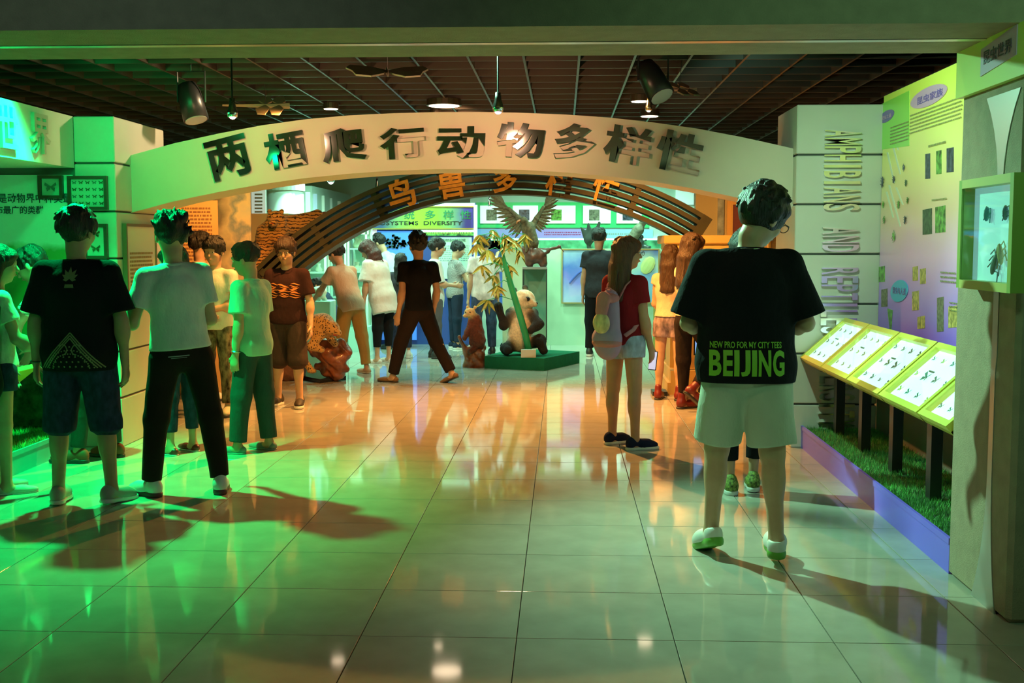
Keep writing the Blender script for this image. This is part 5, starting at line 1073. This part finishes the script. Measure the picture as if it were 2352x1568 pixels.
# children by the leopard
person('small dark haired child in a teal top behind the leopard', (712, 828), 0, heading=-60, H=1.05, shirt=dict(m=cloth('teal top', (.10, .25, .25))), lower=dict(kind='trousers', m=K2), shoes=('sneaker', BLKR, BLKR), head=(0, 10, 0), vox=.010, cat='child')
person('stooping child in navy jacket and yellow trousers beside the leopard', (772, 838), 0, heading=80, H=1.15, lean=30, head=(0, 30, 0), arms=(((.1, .6, -1), (0, .8, -.6)),)*2, shirt=dict(m=cloth('navy jacket', (.03, .05, .09)), sleeve=1.7), lower=dict(kind='trousers', m=cloth('mustard twill', (.42, .24, .02))), shoes=('sneaker', BLKR, RUB), vox=.010, cat='child')
# ================================================================ mounted animals
def coat(name, base, dark, kind):
    m = bpy.data.materials.new(name); m.use_nodes = True; nt = m.node_tree; b = nt.nodes['Principled BSDF']; b.inputs['Roughness'].default_value = .8; b.inputs['Sheen Weight'].default_value = .2
    tc = nt.nodes.new('ShaderNodeTexCoord'); rp = nt.nodes.new('ShaderNodeValToRGB'); e = rp.color_ramp.elements
    if kind == 'spots': t = nt.nodes.new('ShaderNodeTexVoronoi'); t.inputs['Scale'].default_value = 46; e[0].position, e[1].position = .30, .40; e[0].color, e[1].color = (*dark, 1), (*base, 1)
    else:
        t = nt.nodes.new('ShaderNodeTexWave'); t.inputs['Scale'].default_value = 9; t.inputs['Distortion'].default_value = 5; t.inputs['Detail Scale'].default_value = 2.5; t.inputs['Detail'].default_value = 2; t.bands_direction = 'Z'; e[0].position, e[1].position = .14, .30; e[0].color, e[1].color = (*dark, 1), (*base, 1)
    nt.links.new(tc.outputs['Object'], t.inputs[0]); nt.links.new(t.outputs[0], rp.inputs[0]); nt.links.new(rp.outputs[0], b.inputs['Base Color'])
    n = nt.nodes.new('ShaderNodeTexNoise'); n.inputs['Scale'].default_value = 90; bp_ = nt.nodes.new('ShaderNodeBump'); bp_.inputs['Strength'].default_value = .5; bp_.inputs['Distance'].default_value = .01
    nt.links.new(tc.outputs['Object'], n.inputs[0]); nt.links.new(n.outputs[0], bp_.inputs['Height']); nt.links.new(bp_.outputs[0], b.inputs['Normal']); return m
def scene_at(Y, cx, cy):
    """origin on pixel (cx, cy) at depth Y; f(px, py, dy) gives local metres"""
    o = P(cx, cy, Y); k_ = Y/FPX
    return o, (lambda px, py, dy=0: np.array(P(px, py, Y)-o)+V3(0, dy, 0))
m_root = mat('varnished root wood', (.22, .065, .025), rough=.3, var=.5, vscale=14, bump=.6, bscale=14, coat=.4)
def gnarl(name, chains, seed, m, parent, vox=.011, amp=.012):
    S = Solid()
    for ch in chains:
        for (a, ra), (b, rb) in zip(ch, ch[1:]): S.cone(a, b, ra, rb, k=.03)
    S.wave(amp, seed, (26, 26, 26), 5); return link(name, S.mesh(name, vox), m, parent)
# panda and bamboo on the green platform
A_, B_, C_ = fl(1113, 846), fl(1250, 852), fl(1331, 834); D_ = fl(1180, 826)
b = MB(); b.poly([(p.x, p.y, 0) for p in (A_, B_, C_, D_)], (0, 0, .15)); plat = b.build('cloth_platform', cloth('dark green felt', (.012, .14, .07))); tag(plat, 'low platform covered in dark green felt under the panda', 'platform')
PY = 14.22; o, f = scene_at(PY, 1200, 812); o.z = .15
f0 = f; f = lambda px, py, dy=0: f0(px, py, dy)+V3(0, 0, 0)
pr = empty('giant_panda', o, label='stuffed giant panda sitting on the green platform behind a bamboo pole', cat='panda')
WH, BK = (.85, .74, .52), (.012, .010, .010); S = Solid()
S.ell(f(1196, 772), (.17, .17, .20), k=.05, col=WH); S.ell(f(1196, 742), (.15, .15, .15), k=.05, col=WH); S.cone(f(1176, 722), f(1222, 722), .085, .085, k=.04, col=BK); S.cone(f(1196, 715), f(1203, 700, -.02), .10, .09, k=.05, col=WH)
S.ell(f(1204, 688, -.04), (.135, .12, .125), k=.03, col=WH); S.cone(f(1212, 690, -.08), f(1229, 697, -.09), .055, .035, k=.03, col=WH); S.ell(f(1232, 694, -.09), (.014, .016, .012), k=.01, col=BK)
for px, py, dy in ((1181, 667, .02), (1206, 661, .06)): S.ell(f(px, py, dy), (.035, .02, .035), k=.01, col=BK)
S.ell(f(1211, 685, -.150), (.034, .022, .028), k=.01, col=BK); S.ell(f(1221, 703, -.11), (.030, .014, .008), k=.01, col=BK)
S.cone(f(1222, 722, -.08), f(1238, 742, -.14), .065, .06, k=.03, col=BK).cone(f(1238, 742, -.14), f(1222, 755, -.17), .058, .048, k=.03, col=BK)
S.cone(f(1178, 722, -.05), f(1158, 745, -.12), .065, .058, k=.03, col=BK).cone(f(1158, 745, -.12), f(1146, 700, -.16), .055, .048, k=.03, col=BK); S.ell(f(1143, 676, -.16), (.045, .04, .05), k=.02, col=(.50, .34, .16))
S.cone(f(1178, 790, -.05), f(1165, 798, -.18), .085, .070, k=.03, col=BK).cone(f(1165, 798, -.18), f(1168, 800, -.26), .07, .055, k=.03, col=BK)
S.cone(f(1222, 785, -.05), f(1240, 780, -.14), .08, .075, k=.03, col=BK).cone(f(1240, 780, -.14), f(1250, 802, -.18), .07, .05, k=.03, col=BK)
S.wave(.006, 8, (30, 30, 30)); link('body', S.mesh('panda', .011, tau=.02), mat('panda fur', (.5, .5, .5), rough=.9, attr=1, var=.2, vscale=40, bump=.6, bscale=70), pr)
MB().ball(f(1213, 684, -.170), .008).build('eye', m_iris, pr, True)
for nm_, px_, py_, dy_, r3 in (('eye_patch', 1212, 685, -.150, (.034, .022, .030)), ('nose', 1233, 695, -.10, (.018, .020, .014))): MB().ball(f(px_, py_, dy_), r3).build(nm_, mat('panda black', (.010, .009, .009), rough=.6), pr, True)
bam = empty('bamboo', Vector((P(1215, 800, 14.0).x, 14.0, .15)), label='leaning green bamboo pole with hanging yellow-green leaves in front of the panda', cat='bamboo')
g0 = lambda px, py, dy=0: P(px, py, 14.0)-bam.location+Vector((0, dy, 0))
m_bam = mat('green bamboo cane', (.03, .36, .14), rough=.35, var=.15)
pts = [g0(1217, 808), g0(1207, 770), g0(1196, 730), g0(1184, 690), g0(1172, 650), g0(1162, 615), g0(1154, 580), g0(1150, 550)]
pts[0].z = 0
MB().tube(pts, [.042, .041, .040, .038, .036, .030, .018, .010], seg=14).build('cane', m_bam, bam, True)
for p_, r_ in zip(pts[1:6], (.043, .042, .040, .038, .032)): MB().ball(p_, (r_, r_, .012)).build('node_ring', m_bam, bam, True)
def leaf_mesh(L, w_):
    b = MB(); bm = b.bm; n = 5; mid = [bm.verts.new((0, .0, -L*i/n)) for i in range(n+1)]; prof = [.15, .8, 1, .8, .45, .02]
    for sg in (-1, 1):
        ed = [bm.verts.new((sg*w_*prof[i], -.012-.01*math.sin(i), -L*i/n)) for i in range(n+1)]
        for i in range(n): q = (mid[i], mid[i+1], ed[i+1], ed[i]); bm.faces.new(q if sg > 0 else q[::-1])
    return b.mesh('leaf')
lfm = leaf_mesh(.17, .020); m_leaf = mat('dried bamboo leaf', (.42, .46, .12), rough=.5, var=.35, vscale=6); lfm.materials.append(m_leaf); rs = random.Random(11)
for (px, py) in [(1103, 540), (1128, 528), (1160, 540), (1182, 552), (1207, 538), (1122, 575), (1148, 590), (1168, 610), (1108, 610), (1134, 632), (1118, 690), (1193, 575), (1096, 560), (1142, 655), (1158, 560)]:
    c0 = g0(px, py, rs.uniform(-.12, .1)); a0 = min(pts, key=lambda q: (q-c0).length)
    MB().tube([a0, (a0+c0)/2+Vector((0, 0, .05)), c0], .005, seg=5).build('twig', m_bam, bam)
    for k in range(7):
        o_ = bpy.data.objects.new('leaf', lfm); COL.objects.link(o_); o_.parent = bam; o_.location = c0
        o_.rotation_euler = (rs.uniform(-.6, .6), R(-50+k*16+rs.uniform(-8, 8)), rs.uniform(-.9, .9)); o_.scale = (rs.uniform(.8, 1.2),)*3
cd = box('label_card', (P(1197, 810, 13.85).x, 13.80, .15), (P(1231, 810, 13.85).x, 13.86, .245), mat('white card', (.72, .70, .66), rough=.6)); tag(cd, 'white name card standing at the front of the green platform', 'card')
# golden monkey on a root
o, f = scene_at(14.1, 1092, 842); o.z = 0
mk = empty('stuffed_monkey', o, label='small brown stuffed animal with golden head climbing a root, left of the green platform', cat='stuffed animal')
RB, GO = (.12, .030, .015), (.62, .42, .18); S = Solid()
S.cone(f(1090, 735), f(1096, 782), .085, .105, k=.03, col=RB).ell(f(1080, 718, -.03), (.070, .065, .062), k=.03, col=GO); S.ell(f(1070, 724, -.07), (.032, .03, .026), k=.02, col=GO)
for px in (1074, 1091): S.ell(f(px, 706, -.02), (.022, .015, .026), k=.01, col=GO)
S.cone(f(1082, 745, -.04), f(1068, 775, -.10), .04, .03, k=.02, col=RB).cone(f(1098, 790), f(1082, 805, -.10), .05, .035, k=.02, col=RB).cone(f(1100, 780), f(1108, 818, .02), .04, .02, k=.03, col=RB)
S.wave(.006, 4, (30, 30, 30)); link('body', S.mesh('m', .010), mat('brown fur', (.5, .5, .5), rough=.9, attr=1, var=.25, vscale=40, bump=.6, bscale=70), mk)
for q in (-1, 1): MB().ball(f(1076+q*5, 716, -.092), .009).build('eye', m_iris, mk, True)
rt_ = empty('root_stand', o+Vector((0, .01, 0)), label='knotted red-brown root under the golden headed animal', cat='root')
gnarl('root_body', [[(f(1078, 838), .09), (f(1088, 818), .08), (f(1082, 800, -.02), .05)], [(f(1104, 838), .08), (f(1100, 815), .07)], [(f(1075, 815), .05), (f(1056, 772, -.08), .018)], [(f(1088, 818), .07), (f(1106, 800, .05), .05)]], 3, m_root, rt_)
# leopard on root, black base
LY = 12.45; o, f = scene_at(LY, 735, 872); o.z = 0; lift = V3(0, 0, .0)
a1, a2, a3 = fl(672, 868), fl(735, 880), fl(795, 872); bl_base = MB().poly([(a1.x, a1.y, 0), (a2.x, a2.y, 0), (a3.x, a3.y, 0), (a3.x-.1, a3.y+.5, 0), (a1.x, a1.y+.4, 0)], (0, 0, .045)).build('display_base', mat('black lacquer', (.012, .008, .006), rough=.2)); tag(bl_base, 'black lacquered base under the leopard root', 'base')
lr = empty('root_stand', (o.x, LY+.12, .045), label='twisted glossy red-brown root under the leopard', cat='root'); f2 = lambda px, py, dy=0: f(px, py, dy)-V3(0, 0, .045)
gnarl('root_body', [[(f2(770, 862), .075), (f2(768, 835), .10), (f2(752, 815), .10), (f2(720, 805), .075), (f2(700, 798), .04)], [(f2(768, 835), .09), (f2(788, 812), .07), (f2(778, 790), .05)], [(f2(745, 855), .06), (f2(750, 830), .07), (f2(735, 822), .06)], [(f2(790, 850), .045), (f2(775, 840), .06)], [(f2(752, 815), .08), (f2(762, 795), .07), (f2(740, 790), .05)], [(f2(724, 842), .04), (f2(745, 838), .05)]], 5, m_root, lr, amp=.016)
lp_ = empty('leopard', (o.x, LY, .5), label='stuffed spotted leopard with open red mouth stepping over the red-brown root', cat='leopard'); f3 = lambda px, py, dy=0: f(px, py, dy)-V3(0, 0, .5); S = Solid()
S.cone(f3(697, 752), f3(742, 745, -.04), .125, .125, k=.05).cone(f3(742, 745, -.04), f3(762, 752, -.10), .10, .08, k=.05).ell(f3(767, 752, -.12), (.085, .075, .07), k=.03).cone(f3(772, 756, -.14), f3(783, 762, -.16), .048, .036, k=.02)
S.ell(f3(768, 775, -.16), (.038, .032, .016), k=.015); S.ell(f3(779, 768, -.19), (.045, .05, .012), k=.008, neg=True)
for dy in (-.08, -.17): S.ell(f3(757, 735, dy+.02), (.018, .018, .024), k=.01)
S.cone(f3(740, 765, -.10), f3(722, 792, -.14), .062, .045, k=.04).cone(f3(722, 792, -.14), f3(745, 800, -.16), .042, .035, k=.03)
S.cone(f3(750, 765, .04), f3(768, 788, .02), .055, .042, k=.04); S.cone(f3(692, 765, -.05), f3(690, 795, -.08), .090, .055, k=.05).cone(f3(690, 795, -.08), f3(698, 822, -.05), .048, .036, k=.03).cone(f3(698, 822, -.05), f3(716, 846, -.08), .036, .034, k=.03).ell(f3(720, 850, -.09), (.05, .035, .025), k=.02)
S.cone(f3(685, 750), f3(676, 800, .06), .04, .028, k=.03).cone(f3(676, 800, .06), f3(684, 840, .06), .028, .022, k=.02); S.wave(.004, 2, (26, 26, 26))
link('body', S.mesh('leopard', .0105), coat('leopard coat', (.52, .30, .09), (.035, .018, .01), 'spots'), lp_)
MB().ball(f3(777, 766, -.155), (.026, .030, .014)).build('mouth', mat('red mouth', (.5, .04, .02), rough=.35), lp_, True)
for q in (-.14, -.185): MB().ball(f3(774, 746, q), .009).build('eye', m_iris, lp_, True)
# tiger on a rock
TY = 12.5; o, f = scene_at(TY, 640, 560); tg_ = empty('tiger', (o.x, TY, 1.5), label='stuffed snarling tiger climbing over a brown rock at upper left of the slatted arch', cat='tiger'); o = P(640, 560, TY); f = lambda px, py, dy=0: np.array(P(px, py, TY))-np.array((o.x, TY, 1.5))+V3(0, dy, 0); S = Solid()
S.ell(f(641, 503, -.16), (.095, .08, .085), k=.03).cone(f(641, 508, -.20), f(641, 512, -.27), .052, .042, k=.02); S.ell(f(641, 519, -.25), (.032, .03, .016), k=.01)
for q in (-1, 1): S.ell(f(641+q*14, 486, -.14), (.024, .016, .026), k=.01); S.ell(f(641+q*17, 513, -.16), (.030, .03, .035), k=.02)
S.cone(f(640, 520, -.05), f(618, 540, .0), .13, .14, k=.06).cone(f(618, 540, .0), f(606, 572, .02), .12, .10, k=.05).cone(f(640, 520, 0), f(690, 512, .10), .11, .10, k=.05).cone(f(690, 512, .1), f(722, 492, .16), .09, .06, k=.05)
S.cone(f(608, 575, -.05), f(598, 602, -.10), .075, .055, k=.04).cone(f(598, 602, -.10), f(612, 626, -.12), .05, .042, k=.03).ell(f(618, 632, -.14), (.058, .045, .032), k=.02)
S.cone(f(645, 540, -.08), f(652, 566, -.14), .07, .05, k=.04).ell(f(654, 575, -.16), (.05, .04, .03), k=.02); S.ell(f(641, 514, -.29), (.026, .03, .009), k=.006, neg=True); S.wave(.004, 6, (26, 26, 26))
link('body', S.mesh('tiger', .0105), coat('tiger coat', (.60, .30, .08), (.05, .022, .01), 'stripes'), tg_)
MB().ball(f(641, 514, -.262), (.024, .026, .011)).build('mouth', MATS['red mouth'], tg_, True)
for q in (-1, 1): MB().ball(f(641+q*8, 498, -.235), .009).build('eye', m_iris, tg_, True)
rk = empty('artificial_rock', (o.x+.12, TY+.25, 0), label='tall artificial brown rock carrying the tiger', cat='rock'); g = lambda px, py, dy=0: np.array(P(px, py, TY))-np.array((o.x+.12, TY+.25, 0))+V3(0, dy+.25, 0)
gnarl('rock_body', [[(g(640, 840), .26), (g(640, 700), .20), (g(648, 620), .17), (g(672, 560), .14), (g(705, 520), .11), (g(735, 498, .05), .06)], [(g(640, 700), .17), (g(622, 640), .11), (g(612, 655), .08)]], 9, mat('brown rock', (.20, .085, .045), rough=.8, var=.4, vscale=9, bump=.6, bscale=20), rk, vox=.016, amp=.02)
board('tan_board', 578, 490, 662, 860, 12.95, mat('tan plaster board', (.62, .55, .34), rough=.6), 'tan upright board behind the tiger', 'board', thick=.3)
# skull on a stand
o = P(730, 690, 13.9); st_ = tag(box('skull_stand', (o.x-.17, 13.8, 0), (o.x+.17, 14.15, o.z), m_in, bev=.01), 'mint display stand carrying the big white skull', 'stand')
sk = empty('skull', (o.x, 13.95, o.z), label='large white animal skull behind the leopard', cat='skull'); S = Solid()
S.ell((0, 0, .10), (.10, .09, .07), k=.02).cone((-.06, -.06, .08), (-.12, -.12, .06), .045, .03, k=.02).cone((.0, -.02, .02), (-.09, -.10, .02), .03, .02, k=.01)
for x in (-.05, .04): S.ell((x, -.085, .11), (.028, .03, .025), k=.006, neg=True)
S.cone((.06, 0, .03), (.08, .02, .0), .03, .025, k=.02).cone((-.09, -.1, .02), (-.09, -.1, .0), .02, .02, k=.01); link('skull_bone', S.mesh('skull', .008), mat('bone white', (.68, .70, .55), rough=.5, bump=.2), sk)
# eagle with spread wings on a root, on a glass plinth
EY = 15.2; gc = empty('glass_plinth', (P(1228, 800, EY).x, EY, 0), label='tall grey glass showcase carrying the eagle', cat='showcase'); xa, xb, zt = P(1200, 700, EY).x-gc.location.x, P(1256, 700, EY).x-gc.location.x, P(1228, 613, EY).z
box('cap', (xa, 0, zt-.03), (xb, .36, zt), mat('grey cap board', (.25, .27, .25), rough=.5), gc); box('base', (xa, 0, 0), (xb, .36, .22), mat('pale base board', (.60, .66, .45), rough=.6), gc)
for x in (xa, xb-.012):
    for y in (0, .348): box('post', (x, y, .22), (x+.012, y+.012, zt-.03), mat('dark trim', (.04, .05, .05), rough=.4), gc)
box('back_board', (xa+.012, .34, .22), (xb-.012, .348, zt-.03), mat('grey green board', (.32, .38, .30), rough=.5), gc)
for nm, lo, hi in (('glass_pane', (xa+.012, .002, .22), (xb-.012, .006, zt-.03)), ('glass_pane', (xa+.002, .012, .22), (xa+.006, .348, zt-.03)), ('glass_pane', (xb-.006, .012, .22), (xb-.002, .348, zt-.03))): box(nm, lo, hi, glass_mat(), gc)
er = empty('root_stand', (gc.location.x, EY+.18, zt), label='dark knotted root under the eagle on top of the glass showcase', cat='root'); h_ = lambda px, py, dy=0: np.array(P(px, py, EY))-np.array((gc.location.x, EY+.18, zt))+V3(0, dy+.18, 0)
gnarl('root_body', [[(h_(1215, 604), .06), (h_(1222, 590), .09), (h_(1208, 572), .06)], [(h_(1248, 604), .06), (h_(1240, 585), .08), (h_(1256, 575), .035)], [(h_(1222, 590), .08), (h_(1240, 588), .08), (h_(1224, 572, -.03), .05)], [(h_(1256, 575), .03), (h_(1285, 566), .012), (h_(1300, 585), .006)]], 12, mat('dark root wood', (.10, .035, .02), rough=.4, var=.4, vscale=14, bump=.6, bscale=14), er)
m_eag = mat('brown plumage', (.11, .075, .035), rough=.8, var=.5, vscale=30, bump=.5, bscale=50)
eg = empty('eagle', (gc.location.x, EY+.16, zt+.25), label='stuffed brown eagle with wings raised wide above the glass showcase', cat='eagle'); e_ = lambda px, py, dy=0: np.array(P(px, py, EY))-np.array((gc.location.x, EY+.16, zt+.25))+V3(0, dy+.16, 0)
S = Solid(); S.cone(e_(1222, 556), e_(1212, 525, -.03), .085, .09, k=.04).cone(e_(1212, 525, -.03), e_(1203, 508, -.10), .06, .05, k=.03).ell(e_(1201, 505, -.12), (.05, .055, .045), k=.02).cone(e_(1222, 556), e_(1232, 580, .05), .06, .03, k=.03)
S.cone(e_(1207, 520), e_(1190, 500), .05, .035, k=.03).cone(e_(1190, 500), e_(1168, 478), .035, .022, k=.02).cone(e_(1220, 522), e_(1232, 500), .05, .03, k=.03).cone(e_(1232, 500), e_(1248, 474), .03, .02, k=.02)
S.cone(e_(1212, 565, -.03), e_(1208, 578, -.04), .03, .018, k=.02).cone(e_(1228, 565, 0), e_(1230, 578, 0), .03, .018, k=.02); link('body', S.mesh('eagle', .010), m_eag, eg)
MB().tube([e_(1194, 506, -.16), e_(1188, 509, -.19), e_(1187, 514, -.195)], [.016, .012, .003], seg=6).build('beak', mat('red orange beak', (.5, .12, .03), rough=.4), eg)
def feather_me(L, w_):
    b = MB(); bm = b.bm; n = 6; prof = [.4, .85, 1, 1, .9, .6, .05]; a = [bm.verts.new((-w_*prof[i], 0, L*i/n)) for i in range(n+1)]; c = [bm.verts.new((w_*prof[i], .004, L*i/n)) for i in range(n+1)]; m_ = [bm.verts.new((0, -.006, L*i/n)) for i in range(n+1)]
    for i in range(n): bm.faces.new((a[i], m_[i], m_[i+1], a[i+1])); bm.faces.new((m_[i], c[i], c[i+1], m_[i+1]))
    return b.mesh('feather')
fm_ = feather_me(.26, .020); fm_.materials.append(m_eag)
def wing(pts, angs, Ls):
    n = len(angs)
    for i in range(n):
        t = i/(n-1)*(len(pts)-1); j = min(int(t), len(pts)-2); p_ = pts[j]*(1-(t-j))+pts[j+1]*(t-j)
        o_ = bpy.data.objects.new('feather', fm_); COL.objects.link(o_); o_.parent = eg; o_.location = Vector(p_)+Vector((0, .006*(i % 3), 0)); o_.rotation_euler = (0, R(angs[i]), 0); o_.scale = (1.1, 1, Ls[i])
wing([e_(1200, 515), e_(1188, 498), e_(1168, 478), e_(1158, 470)], [-150+i*8.5 for i in range(15)], [.8+.03*i for i in range(15)])
wing([e_(1226, 512), e_(1234, 498), e_(1248, 474), e_(1252, 466)], [140-i*8.5 for i in range(15)], [.6+.03*i for i in range(15)])
wing([e_(1230, 575, .04), e_(1236, 577, .05)], [165, 158, 150, 142], [.7, .75, .75, .7])
# two birds on the low poster wall
BY = 17.38; m_hawk = mat('grey brown plumage', (.16, .15, .10), rough=.8, var=.4, vscale=30)
o = P(1462, 570, BY); hk = empty('stuffed_hawk', (o.x, BY, 1.50), label='stuffed hawk perched on a dark stump above the posters at right', cat='bird'); e_ = lambda px, py, dy=0: np.array(P(px, py, BY))-np.array((o.x, BY, 1.5))+V3(0, dy, 0)
S = Solid(); S.cone(e_(1452, 548), e_(1466, 528), .075, .085, k=.04).ell(e_(1477, 510, -.02), (.052, .05, .052), k=.03).cone(e_(1466, 528), e_(1475, 515), .06, .045, k=.03).cone(e_(1450, 548), e_(1440, 566), .05, .02, k=.03).cone(e_(1462, 548), e_(1466, 560), .028, .014, k=.02); link('body', S.mesh('hawk', .011), m_hawk, hk)
MB().tube([e_(1483, 511, -.03), e_(1488, 514, -.04)], [.014, .003], seg=6).build('beak', MATS['dark trim'], hk)
hs_ = empty('stump_stand', (o.x+.05, BY, 1.43), label='small dark stump under the perched hawk', cat='stump'); e_ = lambda px, py, dy=0: np.array(P(px, py, BY))-np.array((o.x+.05, BY, 1.43))+V3(0, dy, 0)
gnarl('stump_body', [[(V3(0, 0, .02), .06), (e_(1470, 555), .035), (e_(1474, 545), .03)], [(e_(1470, 558), .03), (e_(1482, 552), .015)], [(V3(-.12, 0, .02), .03), (V3(.14, 0, .02), .03)]], 4, MATS['dark trim'], hs_)
o = P(1356, 570, BY); ow = empty('stuffed_grouse', (o.x, BY, 1.43), label='dark stuffed bird with raised spread wings above the left blue poster', cat='bird'); e_ = lambda px, py, dy=0: np.array(P(px, py, BY))-np.array((o.x, BY, 1.43))+V3(0, dy, 0)
S = Solid(); S.cone(e_(1352, 552), e_(1368, 535), .07, .07, k=.04).cone(e_(1352, 548), e_(1334, 522), .06, .018, k=.03, sq=((0, 1, 0), .4)).cone(e_(1352, 540), e_(1352, 512), .05, .012, k=.03, sq=((0, 1, 0), .4)).cone(e_(1370, 532), e_(1376, 512), .04, .02, k=.03, sq=((0, 1, 0), .5)).ell(e_(1383, 528), (.035, .03, .03), k=.02).cone(e_(1352, 556), e_(1354, 572), .04, .03, k=.02)
S.wave(.006, 3, (20, 20, 20)); link('body', S.mesh('grouse', .011), mat('near black plumage', (.03, .028, .022), rough=.8), ow)
